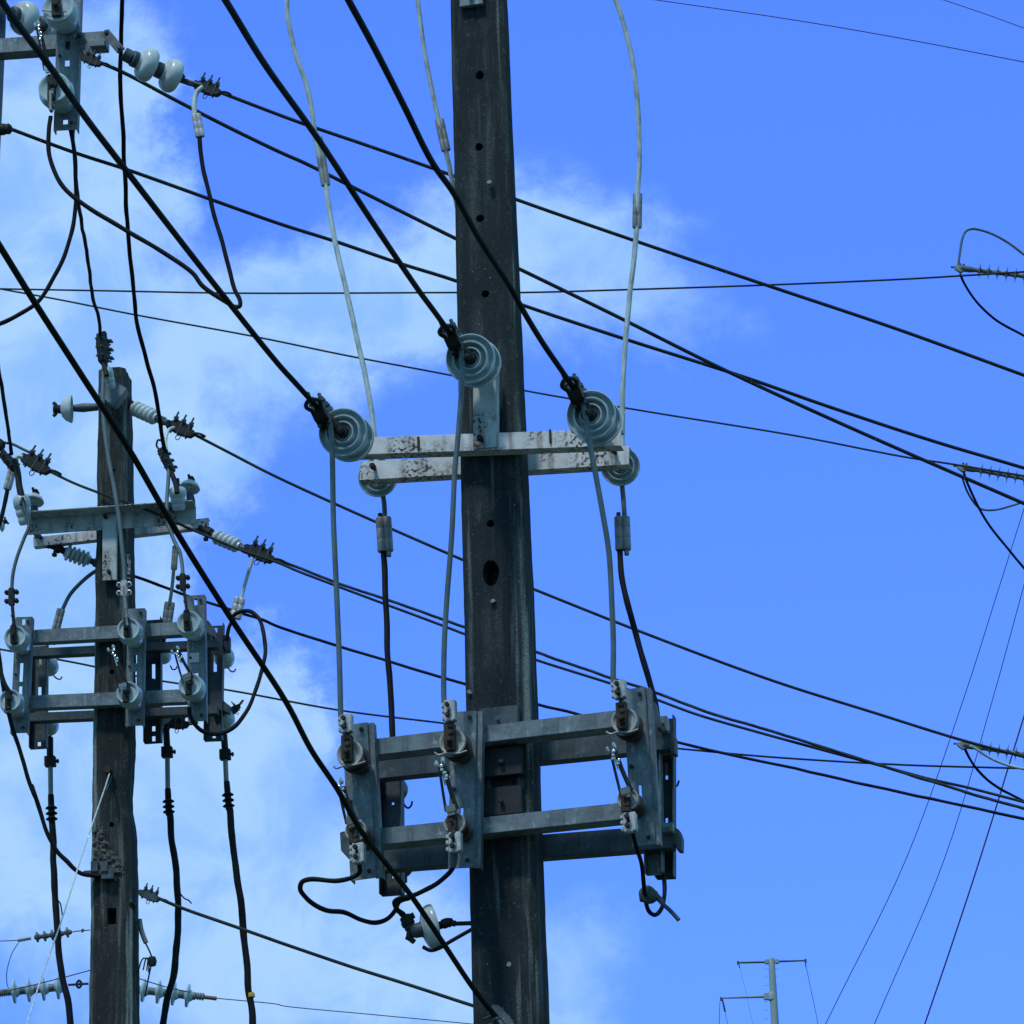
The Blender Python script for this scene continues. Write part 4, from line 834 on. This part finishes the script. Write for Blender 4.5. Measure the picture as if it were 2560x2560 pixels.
wire('conductor', None, None, pts_('A', (1400, 600), (1360, 635), (1340, 710), (1345, 800), (1362, 880)), (TF, -.27), (TF, -.29), 13, 'wlight', root=r)
sleeve(r, TF.at(('A', 1352, 790), -.29), TF.at(('A', 1382, 945), -.29), 9*mpp(c_), 'alu')
wire('jacket', None, None, pts_('A', (1378, 930), (1382, 1050), (1415, 1230), (1475, 1460), (1545, 1720)) + pts_('B', (1620, 60), (1655, 135), (1652, 178), (1620, 182), (1560, 150), (1400, 45)) + pts_('A', (1330, 1890), (1150, 1755), (850, 1580), (550, 1390), (440, 1290), (375, 1180), (340, 1060), (338, 880), (348, 800)), (TF, -.29), (TF, -.38), 11.5, 'black', root=r)
wire('jumper_cable', 'black cable from the slotted bracket curving off the left edge', 'cable', pts_('A', (480, 860), (505, 1000), (520, 1150), (522, 1380), (505, 1550), (465, 1710), (380, 1900)) + pts_('B', (260, 152), (130, 240), (0, 302), (-120, 330)), (TF, -.1), (TF, -.1), 11, 'black', ext1=.9, group=GJ)
wire('jumper_cable', 'black cable hanging from the slotted bracket to the top of the left pole', 'cable', pts_('A', (500, 870), (515, 1100), (545, 1430), (590, 1690), (625, 1932)) + pts_('B', (640, 120), (680, 260), (695, 410)), (TF, -.1), (LF, -.3), 9, 'black', group=GJ)
wire('jumper_cable', 'long black cable falling from the top edge to the right clamp of the left pole', 'cable', pts_('A', (845, -20), (835, 300), (830, 560), (848, 900), (860, 1200), (875, 1500), (895, 1720), (912, 1900)) + pts_('B', (930, 150), (955, 340), (1000, 520), (1055, 720), (1100, 950), (1115, 1060), (1145, 1200)), 20.5, (LF, -.3), 10.5, 'black', ext0=1.5, group=GJ)
wire('jumper_cable', 'short black cable at the left edge entering the left bolted clamp', 'cable', pts_('B', (-20, 540), (5, 700), (45, 970), (80, 1200)), 21.5, (LF, -.3), 9.5, 'black', ext0=4, group=GJ)

# ------------------------------------------------------------------ left pole hardware
def post(root, p0, p1, r, sheds=0, m='porcw', name='post'):
    d = p1-p0; L = d.length
    if not sheds: pr = [(0, 0), (r*.62, 0), (r*.74, L*.08), (r*.8, L*.22), (r*.72, L*.25), (r*.86, L*.34), (r*.92, L*.48), (r*.84, L*.51), (r*1.0, L*.6), (r*1.04, L*.78), (r*.92, L*.92), (r*.5, L), (0, L)]
    else:
        pr = [(0, 0), (r*.6, 0)]
        for i in range(sheds): z = L*(.06+.88*i/sheds); h = L*.88/sheds; pr += [(r*.62, z), (r*.9, z+h*.15), (r, z+h*.35), (r, z+h*.6), (r*.85, z+h*.8), (r*.62, z+h*.9)]
        pr += [(r*.6, L), (0, L)]
    return obj(name, add_lathe(MB(), p0, d, pr, 24), m, root, sharp=50)
def lp(c, v): return LF.at(c, v)
G7 = 'white post insulators on the left pole'
for lab, c0, c1, v, rp in (('white post insulator at the top of the left pole', ('B', 775, 750), ('B', 735, 600), -.26, 13), ('white post insulator on the right of the left pole crossarm', ('B', 1235, 1590), ('B', 1222, 1425), -.24, 21),
                       ('white post insulator on the left end of the left pole crossarm', ('B', 175, 1690), ('B', 140, 1480), -.26, 21)):
    p0, p1 = lp(c0, v), lp(c1, v-.05); r = thing('post_insulator', lab, 'insulator', p0, G7); k = mpp(p0)
    post(r, p0, p1, rp*k); mb = MB(); cylinder(p1 - (p1-p0)*.05, p1 + (p1-p0)*.35, rp*k*.35, 10, mb); obj('pin', mb, 'iron', r)
p = lp(('B', 785, 790), -.17); mb = MB(); R45 = Matrix.Rotation(RAD(38), 3, LF.v)
add_box(mb, p, (R45 @ LF.u, LF.v, R45 @ LF.w), (.058, .04, .062)); add_bolt(mb, p + LF.w*.04 - LF.v*.04, -LF.v, .015, .03); tag(obj('pole_bracket', mb, 'galv', None, .003), 'tilted square steel bracket under the top post of the left pole', 'bracket')
# pin-mounted bell at left
GB = 'pale bells with dark caps on the left pole'
def pin_bell(label, c, ax, Rpx, v, pin):
    p = lp(c, v); k = mpp(p); R = Rpx*k; r = thing('bell_insulator', label, 'insulator', p, GB)
    pr = [(0, .62*R), (.3*R, .6*R), (.55*R, .5*R), (.82*R, .25*R), (1.0*R, -.12*R), (.96*R, -.2*R), (.9*R, -.14*R), (.72*R, .12*R), (.3*R, .28*R), (.24*R, .2*R), (.22*R, -.3*R), (0, -.3*R)]
    obj('shell', add_lathe(MB(), p, ax, pr, 30), 'porcw', r, sharp=50)
    d, s, t = basis(ax); mb = MB(); add_lathe(mb, p, ax, [(0, .5*R), (.34*R, .52*R), (.3*R, .75*R), (.2*R, .85*R), (.32*R, 1.0*R), (.26*R, 1.12*R), (0, 1.14*R)], 14)
    for q in (-1, 1): add_tube(mb, [p + ax*R*.8, p + ax*R*.95 + t*q*R*.35, p + ax*R*1.1 + t*q*R*.5], R*.13, 8)
    obj('cap', mb, 'iron', r)
    if pin: mb = MB(); q0, q1 = [lp(c2, v) for c2 in pin]; add_lathe(mb, q0, q1-q0, [(0, 0), (.02, 0), (.026, .05), (.02, .16), (.012, .18), (.012, (q1-q0).length), (0, (q1-q0).length)], 12); obj('pin', mb, 'galvd', r)
pin_bell('pale bell on a sideways pin, left of the left pole top', ('B', 478, 890), -LF.u - LF.v*.12, 36, -.05, (('B', 510, 885), ('B', 680, 876)))
pin_bell('pale bell with dark cap at the right of the left pole crossarm', ('B', 1308, 1430), LF.w + LF.u*.1 + LF.v*.25, 27, .1, (('B', 1310, 1470), ('B', 1330, 1660)))
pin_bell('pale bell with dark cap at the left of the left pole crossarm', ('B', 232, 1520), LF.w + LF.u*.1 + LF.v*.25, 27, .1, (('B', 235, 1560), ('B', 250, 1780)))
pin_bell('small pale bell half cut off by the left edge', ('B', -5, 1690), LF.u*.9 + LF.w*.5, 20, .15, None)
G8 = 'ribbed white strain insulators on the left pole'
for lab, c0, c1, v0, v1, rp, n in (('ribbed white strain insulator right of the left pole top', ('B', 918, 880), ('B', 1085, 955), -.02, -.1, 20, 5),
                            ('ribbed white strain insulator under the left half of the left pole crossarm', ('C', 445, 218), ('C', 620, 280), .2, .26, 21, 5),
                            ('ribbed white strain insulator right of the left pole crossarm', ('C', 1478, 110), ('C', 1655, 185), .14, .1, 19, 5)):
    p0, p1 = lp(c0, v0), lp(c1, v1); r = thing('strain_insulator', lab, 'insulator', p0, G8); k = mpp(p0); post(r, p0, p1, rp*k, n, name='ribbed_body')
    d = (p1-p0).normalized(); mb = MB(); add_tube(mb, [p0 + d*.01, p0 - d*.05 + LF.w*.01, p0 - d*.10 + LF.w*.012], [.02, .03, .022, .026], 10)
    for q in (-1, 1): add_bolt(mb, p0 - d*.06 + LF.w*.02*q, LF.w*q, .016, .03)
    obj('dead_end_link', mb, 'iron', r)
    mb = MB(); add_tube(mb, [p1 - d*.01, p1 + d*.04, p1 + d*.09], [.018, .026, .02], 10); obj('socket', mb, 'galvd', r)
def dirpx(fr, a, b, v): return (fr.at(b, v) - fr.at(a, v)).normalized()
strain_clamp('bolted clamp at the right of the left pole top, on the ribbed insulator', lp(('B', 1245, 1025), -.1), dirpx(LF, ('B', 1150, 980), ('B', 1350, 1060), -.1), .185)
strain_clamp('bolted clamp where the long black cable lands, above the right white post', lp(('B', 1150, 1245), -.3), dirpx(LF, ('B', 1190, 1320), ('B', 1130, 1190), -.3), .17, tilt=1.2)
strain_clamp('bolted clamp on top of the left pole post, under a black cable', lp(('B', 712, 470), -.31), dirpx(LF, ('B', 715, 560), ('B', 705, 390), -.3), .20, loop=False, tilt=1.0)
strain_clamp('big bolted clamp with a ring, at the left edge beside the left pole', lp(('V', 690, 610), -.12), dirpx(LF, ('V', 480, 500), ('V', 900, 720), -.1), .20)
strain_clamp('dark clamp under the short black cable at the left edge', lp(('V', 170, 560), -.3), dirpx(LF, ('V', 300, 700), ('V', 120, 460), -.3), .15, loop=False, tilt=1.0)
strain_clamp('bolted clamp at the far right end of the left pole crossarm wires', lp(('C', 1790, 230), .06), dirpx(LF, ('C', 1680, 180), ('C', 1900, 275), .06), .19)
for lab, P in (('dark tie rod from the left edge to the big ringed clamp, upper one', pts_('V', (-60, 150), (60, 200), (230, 230), (480, 350), (640, 420))), ('dark tie rod from the left edge to the dark clamp, lower one', pts_('V', (-60, 270), (50, 340), (150, 450), (230, 500)))):
    wire('tie_rod', lab, 'rod', P, (LF, -.1), (LF, -.12), 7, 'galvd', group='dark tie rods at the left edge')
p = lp(('V', 10, 200), -.1); mb = MB(); add_lathe(mb, p - LF.u*.05, LF.u - LF.w*.4, [(0, 0), (.03, .01), (.04, .04), (.03, .07), (.01, .08), (0, .08)], 12); tag(obj('rod_socket', mb, 'iron'), 'dark knob at the left edge where a tie rod starts', 'fitting')
# straps from clamps to posts
GS = 'dark straps and conductors on the left pole posts'
wire('conductor_strap', 'dark strap between top clamp and post of the left pole', 'strap', pts_('B', (712, 500), (718, 580), (735, 660)), (LF, -.31), (LF, -.33), 13, 'iron', group=GS)
wire('conductor_strap', 'dark lumpy strap from the left edge clamp down to the left white post', 'strap', pts_('V', (290, 560), (345, 800), (370, 1020), (420, 1250), (440, 1420)), (LF, -.31), (LF, -.33), 17, 'iron', group=GS)
wire('conductor_strap', 'dark strap from the cable clamp down to the right white post', 'strap', pts_('B', (1165, 1290), (1195, 1360), (1215, 1420), (1222, 1470)), (LF, -.31), (LF, -.33), 13, 'iron', group=GS)
wire('drop_wire', 'grey conductor running down the front of the left pole to its middle switch', 'wire', pts_('B', (718, 560), (712, 700), (708, 850), (722, 1040), (752, 1250), (790, 1450), (825, 1680), (845, 1880)) + pts_('C', (856, 330), (860, 470)), (LF, -.31), (LF, -.46), 11, 'wgrey', group='grey drop wires on the left pole')
wire('drop_wire', 'dark conductor dropping from the left white post to the left switch', 'wire', pts_('V', (420, 1250), (480, 1500), (560, 1800)) + pts_('C', (165, 130), (120, 250), (90, 370), (80, 500)), (LF, -.33), (LF, -.46), 9, 'galvd', group='grey drop wires on the left pole')
wire('drop_wire', 'grey conductor dropping from the right clamp to the right switch of the left pole', 'wire', pts_('B', (1165, 1290), (1160, 1400), (1150, 1560), (1160, 1680)) + pts_('C', (1205, 150), (1240, 220), (1258, 320), (1262, 430)), (LF, -.31), (LF, -.46), 10, 'wgrey', group='grey drop wires on the left pole')
wire('drop_wire', 'pale short wire curving off the clamp beside the left pole top', 'wire', pts_('B', (1215, 1015), (1170, 1030), (1148, 1070), (1142, 1130), (1150, 1180)), (LF, -.1), (LF, -.28), 9, 'wlight', group='grey drop wires on the left pole')
def sleeved(label, crop, up_, sl, dn, v, wu=7, wd=8, mu='wlight', md='black', slw=8, slm='alu', group='sleeved jumpers on the left pole'):
    r = thing('sleeved_jumper', label, 'cable', lp((crop, *sl[1]), v), group)
    if up_: wire('conductor', None, None, pts_(crop, *up_), (LF, v), (LF, v), wu, mu, root=r)
    sleeve(r, lp((crop, *sl[0]), v), lp((crop, *sl[1]), v), slw*mpp(lp((crop, *sl[0]), v)), slm)
    if dn: wire('jacket', None, None, pts_(crop, *dn), (LF, v), (LF, v), wd, md, root=r)
    return r
sleeved('pale sleeved jumper hanging off the big ringed clamp at the left edge', 'V', [(440, 480), (360, 470), (300, 530), (255, 680)], ((250, 690), (135, 1110)), [(140, 1090), (60, 1500), (0, 1750), (-60, 1900)], -.2, 11, 11)
sleeved('grey jumper arching from the left pole to a sleeve above the left rail', 'C', [(700, 335), (640, 365), (550, 440), (480, 520), (430, 620)], ((422, 615), (382, 770)), [(385, 750), (370, 860)], .3, 10, 9, mu='wgrey', slm='lead')
sleeved('jumper with two grey sleeves right of the left pole, upper sleeve', 'C', [(1215, 150), (1210, 200)], ((1212, 180), (1200, 342)), [(1200, 330), (1185, 480), (1168, 590)], .2, 8, 9, md='wgrey', slw=6, slm='lead')
sleeved('short thick grey sleeve standing on the right part of the upper left rail', 'C', None, ((1172, 570), (1148, 740)), [(1150, 720), (1130, 840)], .25, 8, 9, slw=10, slm='lead')
sleeved('pale wire and sleeve hanging from the far right clamp of the left pole', 'C', [(1760, 215), (1740, 280), (1700, 410), (1660, 560)], ((1655, 540), (1622, 682)), [(1620, 670), (1580, 740), (1562, 830)], .2, 9, 9, slw=11)
wire('jumper_cable', 'black cable making a wide loop right of the left pole frame', 'cable', pts_('C', (1590, 700), (1610, 665), (1650, 638), (1715, 628), (1775, 670), (1815, 770), (1832, 900), (1812, 1020), (1765, 1175), (1690, 1335), (1600, 1435), (1500, 1476), (1420, 1468), (1350, 1420), (1310, 1350), (1305, 1290)), (LF, .1), (LF, -.44), 10.5, 'black', group=GJ)
wire('jumper_cable', 'black cable from the left switch bells down to the broken patch of the left pole', 'cable', pts_('C', (-20, 860), (10, 1060), (40, 1250), (85, 1430), (130, 1560), (180, 1740), (240, 1910)) + pts_('D', (220, 290), (275, 460), (330, 620), (400, 745), (465, 810), (505, 855), (560, 892), (690, 910)), (LF, -.48), (LF, -.16), 11, 'black', ext0=3.5, group=GJ)
wire('jumper_cable', 'short black cable crossing the lower left bell of the left frame', 'cable', pts_('C', (-20, 960), (5, 1050), (35, 1140), (75, 1200)), (LF, -.47), (LF, -.48), 11, 'black', ext0=3.5, group=GJ)
mb = MB(); p = lp(('D', 690, 885), -.155); add_box(mb, p, (LF.u, LF.v, LF.w), (.09, .012, .012)); 
for c in (('D', 655, 850), ('D', 722, 850)): add_box(mb, lp(c, -.16), (LF.u, LF.v, LF.w), (.02, .02, .03)); add_bolt(mb, lp(c, -.16) + LF.w*.03, LF.w, .014, .025)
add_box(mb, lp(('D', 745, 900), -.15), (LF.u, LF.v, LF.w), (.035, .02, .03)); tag(obj('ground_clamp', mb, 'galvd', None, .004), 'rusty two bolt clamp on the broken patch of the left pole', 'wire clamp')
# guy wire
r = thing('guy_wire', 'thin grey stay wire slanting down left from the left pole', 'wire', lp(('D', 755, 195), -.15))
wire('strand', None, None, pts_('D', (758, 195), (725, 300), (640, 545), (560, 785), (420, 1230), (290, 1600), (185, 1932)), (LF, -.15), 19.5, 4.5, 'wlight', ext1=3, root=r)
wire('short_loop', None, None, pts_('D', (735, 320), (765, 240), (772, 215)), (LF, -.15), (LF, -.14), 3, 'wgrey', root=r)
mb = MB(); add_bolt(mb, lp(('D', 756, 195), -.12), -LF.v, .024, .06); obj('eye_bolt', mb, 'rust', r)

# underground cable terminations
GT = 'black cables with ribbed ends under the left frame'
def termination(label, lug, block, rod, boot, cable, w, v, band=None):
    k = mpp(lp(cable[0], v)); r = thing('cable_termination', label, 'cable', lp(block[0], v), GT)
    obj('lug', cylinder(lp(lug[0], v), lp(lug[1], v), 8.5*k, 12), 'iron', r)
    a, b = lp(block[0], v), lp(block[1], v); d, s, t = basis(b-a, LF.v); mb = MB(); add_box(mb, (a+b)/2, (d, s, t), ((b-a).length/2, 13.5*k, 11*k)); add_bolt(mb, (a+b)/2 + s*13*k, s, .014, .02); obj('connector', mb, 'iron', r, .006)
    obj('rod', cylinder(lp(rod[0], v), lp(rod[1], v), 6.3*k, 12), 'lead', r)
    a, b = lp(boot[0], v), lp(boot[1], v); L = (b-a).length; R = 7.6*k; pr = [(0, 0), (R, 0), (R*1.05, L*.2)]
    for q in (.42, .62, .82): pr += [(R*1.05, L*(q-.02)), (R*2.0, L*(q+.06)), (R*1.95, L*(q+.075)), (R*1.15, L*(q+.08))]
    pr += [(R*1.1, L), (0, L)]; obj('ribbed_boot', add_lathe(MB(), a, b-a, pr, 20), 'black', r, sharp=40)
    wire('jacket', None, None, cable, (LF, v), (LF, v), w, 'black', root=r, seg=14, floor=True)
    if band: p = lp(band, v); d = (lp(('D', band[1]+10, band[2]+60), v)-p).normalized(); obj('yellow_band', add_lathe(MB(), p, d, [(w*.53*k, -.012), (w*.55*k, -.008), (w*.55*k, .008), (w*.53*k, .012), (w*.4*k, .012), (w*.4*k, -.012), (w*.53*k, -.012)], 18), 'yellow', r)
    return r
v = .42
termination('left black cable with ribbed end below the left frame', (('C', 345, 1500), ('D', 345, 90)), (('D', 347, 88), ('D', 347, 155)), (('D', 348, 150), ('D', 350, 360)), (('D', 351, 350), ('D', 358, 540)),
            pts_('D', (358, 520), (366, 700), (375, 900), (386, 1100), (396, 1330), (430, 1600), (490, 1932)), 17, v)
termination('middle black cable with ribbed end right of the left pole', (('C', 1145, 1430), ('D', 1153, 30)), (('D', 1153, 22), ('D', 1153, 92)), (('D', 1155, 90), ('D', 1158, 320)), (('D', 1158, 310), ('D', 1166, 490)),
            pts_('D', (1166, 470), (1178, 620), (1207, 820), (1224, 1000), (1230, 1200), (1216, 1400), (1196, 1610), (1120, 1932)), 17, v)
termination('right black cable with ribbed end and yellow band', (('C', 1545, 1480), ('D', 1553, 45)), (('D', 1553, 40), ('D', 1554, 108)), (('D', 1555, 105), ('D', 1562, 270)), (('D', 1564, 260), ('D', 1580, 450)),
            pts_('D', (1580, 430), (1600, 640), (1632, 880), (1668, 1150), (1692, 1400), (1720, 1700), (1745, 1932)), 18, v, ('D', 1731, 1735))
for lab, P in (('loose wire end sticking out beside the middle black cable', pts_('D', (1245, 1035), (1270, 1065), (1300, 1080), (1320, 1100))), ('loose wire end curling beside the left black cable', pts_('D', (395, 1075), (415, 1100), (425, 1150), (432, 1195)))):
    wire('loose_wire', lab, 'wire', P, (LF, v-.04), (LF, v-.04), 3.5, 'black', group='loose wire ends')

# lower fittings round the left pole
strain_clamp('grey dead-end clamp low on the right side of the left pole', lp(('D', 1030, 1045), -.02), dirpx(LF, ('D', 970, 1020), ('D', 1090, 1065), -.02), .13, m='galvd')
r = thing('conduit_stub', 'pale bent stub with hanging knotted wires low on the right of the left pole', 'fitting', lp(('D', 1000, 1350), .02))
wire('stub', None, None, pts_('D', (962, 1210), (972, 1270), (990, 1330), (1008, 1372)), (LF, .02), (LF, .02), 13, 'lead', root=r)
wire('wire_tail', None, None, pts_('D', (1000, 1365), (1030, 1430), (1050, 1490), (1040, 1540), (1020, 1640), (1000, 1740)), (LF, .02), (LF, .04), 4, 'black', root=r)
mb = MB(); p = lp(('D', 1050, 1500), .02); add_lathe(mb, p - LF.w*.03, LF.w, [(0, 0), (.02, .006), (.026, .03), (.018, .055), (0, .06)], 12)
for q in ((-.03, -.05), (-.05, -.045), (-.08, -.06), (-.02, -.06)): add_tube(mb, [p, p + LF.u*q[0]*.6 + LF.w*.02, p + LF.u*q[0] + LF.w*q[1]], .004, 6)
obj('wire_knot', mb, 'iron', r)
GD = 'strings of discs at the bottom left'
def far_string(label, crop, centers, Rpx, Y, m='porc', thick=.26, link=None, coil=None, tip=None):
    P = [atY((crop, *c), Y) for c in centers]; k = mpp(P[0]); R = Rpx*k; ax = (P[-1]-P[0]).normalized(); r = thing('disc_string', label, 'insulator', P[0], GD)
    mb = MB(); cylinder(P[0] - ax*R*.5, P[-1] + ax*R*.6, R*.33, 16, mb); obj('core', mb, 'polym' if m == 'porc' else m, r)
    for p in P:
        obj('disc', add_lathe(MB(), p, ax, [(R*.3, -R*thick*1.2), (R*.6, -R*thick*.5), (R*.96, -R*thick*.45), (R, 0), (R*.95, R*thick*.3), (R*.55, R*thick*.5), (R*.36, R*thick*1.6), (R*.3, R*thick*1.6)], 28), m, r, sharp=50)
    if link:
        q = [atY((crop, *c), Y) for c in link]; mb = MB(); add_tube(mb, q, R*.1, 8); mid = q[len(q)//2]
        for s_ in (-1, 1): add_tube(mb, [mid - ax*R*.25, mid + Vector((0, 0, R*.3*s_)), mid + ax*R*.25], R*.1, 8)
        obj('shackle', mb, 'iron', r)
    if coil:
        a, b = [atY((crop, *c), Y) for c in coil]; mb = MB(); d = b-a; L = d.length
        pr = [(0, 0)]
        for i in range(5): pr += [(R*.3, L*(i+.1)/5), (R*.34, L*(i+.5)/5), (R*.22, L*(i+.9)/5)]
        add_lathe(mb, a, d, pr + [(0, L)], 16); obj('end_fitting', mb, 'lead', r)
    if tip: a, b = [atY((crop, *c), Y) for c in tip]; obj('tip', cylinder(a, b, R*.17, 12), 'pink', r)
far_string('four grey discs in a row left of the left pole, at the bottom', 'D', [(100, 1706), (200, 1697), (301, 1688), (402, 1678)], 31, 34, link=[(470, 1662), (510, 1660), (545, 1657), (610, 1654)], coil=((60, 1712), (-10, 1720)))
far_string('four grey discs with a red tip right of the left pole, at the bottom', 'D', [(992, 1700), (1096, 1711), (1200, 1724), (1297, 1736)], 30, 35, coil=((1320, 1735), (1412, 1745)), tip=((1405, 1746), (1495, 1757)))
far_string('small blue grey ribbed string at the lower left behind a black cable', 'D', [(258, 1332), (310, 1326), (362, 1318), (414, 1310), (466, 1300)], 13.5, 38, m='polym', thick=.5, link=[(490, 1298), (530, 1292), (570, 1288), (620, 1284)], coil=((215, 1340), (120, 1358)))
line('fine wire from the left edge to the small ribbed string', pts_('D', (-60, 1362), (105, 1355), (180, 1345)), 38, 38, 2.4, 'navy', e0=15, e1=0, group='fine distant wires')
line('fine hanging loop linking the small ribbed string and the four discs', pts_('D', (125, 1375), (85, 1440), (55, 1530), (45, 1600), (50, 1660), (62, 1695)), 37.5, 34.5, 2.6, 'navy', e1=0, group='fine distant wires')
line('fine wire over the four grey discs to the left pole', pts_('D', (20, 1708), (160, 1680), (340, 1635), (480, 1600), (640, 1556)), 33.5, 33.5, 2.8, 'navy', e1=.15, group='fine distant wires')
line('fine wire over the red tipped discs from the left pole', pts_('D', (940, 1612), (1050, 1648), (1180, 1685), (1310, 1712)), 34.5, 34.5, 2.8, 'navy', e0=.15, e1=0, group='fine distant wires')

# ------------------------------------------------------------------ far transmission pole
Y = 160.0
def kp(x, y, dy=0): return atY(('K', x, y), Y+dy)
top, k = kp(1104, 462), mpp(kp(1104, 462)); c0 = Vector((top.x, Y, 0)); r = thing('transmission_pole', 'far pale steel transmission pole with side arms, lower right', 'utility pole', c0)
mb = MB(); add_lathe(mb, c0, Vector((0, 0, 1)), [(0, 0), (.62, 0), (10.2*k, kp(1104, 1256).z), (9.4*k, kp(1104, 960).z), (8.7*k, kp(1104, 700).z), (8.2*k, top.z-.05), (7.2*k, top.z), (0, top.z)], 20); obj('shaft', mb, 'steel', r)
for nm, a, b, ra, rb in (('arm', (1150, 502), (1515, 490), 2.7, 2.0), ('arm', (1060, 508), (692, 516), 2.7, 2.4), ('arm', (1050, 922), (482, 942), 4.2, 2.4)):
    p0, p1 = kp(*a), kp(*b); obj(nm, add_tube(MB(), [p0, p0.lerp(p1, .5), p1], [ra*k, (ra+rb)/2*k, rb*k], 10, curve=False), 'galvd' if ra < 3 else 'steel', r)
for c, w, h in (((1045, 505), 5, 6), ((1172, 502), 5, 5.5), ((1040, 925), 6, 9)):
    mb = MB(); add_box(mb, kp(*c), ((1, 0, 0), (0, 1, 0), (0, 0, 1)), (w*k, 5*k, h*k)); obj('arm_collar', mb, 'steel', r, .02)
mb = MB(); p = kp(1110, 925); add_lathe(mb, p - Vector((0, 0, 9*k)), Vector((0, 0, 1)), [(9*k, 0), (10.6*k, .5*k), (10.6*k, 17*k), (9*k, 20*k)], 20); obj('collar_ring', mb, 'steel', r)
for c in ((700, 520), (1516, 494), (495, 955)):
    mb = MB(); add_box(mb, kp(*c), ((1, 0, 0), (0, 1, 0), (0, 0, 1)), (2.5*k, 3*k, 4.5*k)); obj('arm_end', mb, 'galvd', r)
for i in range(7):
    for s_ in (-1, 1):
        y = 590 + i*100; p = kp(1104 + s_*42, y); mb = MB(); cylinder(p, p + Vector((s_*8*k, 0, 0)), .5*k, 6, mb); obj('step_bolt', mb, 'galvd', r)
GF = 'insulators on the far transmission pole'
for lab, a, b, rr in (('tiny dark insulator hanging at the left tip of the far upper arm', (718, 540), (718, 580), 1.6), ('tiny dark insulator at the right tip of the far upper arm', (1515, 510), (1522, 570), 1.8), ('dark tapered insulator slanting off the far lower arm', (510, 955), (545, 1110), 3.0)):
    p0, p1 = kp(*a), kp(*b); L = (p1-p0).length; mb = MB(); pr = [(0, 0)]
    for i in range(6): pr += [(rr*k*.6, L*(i+.1)/6), (rr*k*(.8+.4*i/6), L*(i+.5)/6), (rr*k*.6, L*(i+.9)/6)]
    add_lathe(mb, p0, p1-p0, pr + [(0, L)], 10); tag(obj('line_insulator', mb, 'navy'), lab, 'insulator', GF)
GG = 'fine wires on the far transmission pole'
for lab, P, w in (('fine wire falling from the right tip of the far upper arm', [(1522, 565), (1550, 690), (1600, 930), (1640, 1120), (1668, 1270)], 1.6), ('faint wire falling from the left tip of the far upper arm', [(722, 580), (745, 680), (785, 820), (815, 960), (880, 1270)], .7),
                  ('fine upright wire under the tip of the far lower arm', [(482, 985), (478, 1120), (474, 1270)], 1.8), ('fine slanting wire under the dark tapered insulator of the far pole', [(543, 1105), (560, 1190), (582, 1270)], 1.4)):
    wire('line_wire', lab, 'wire', pts_('K', *P), Y, Y, w, 'navy', ext1=6, group=GG, seg=6)
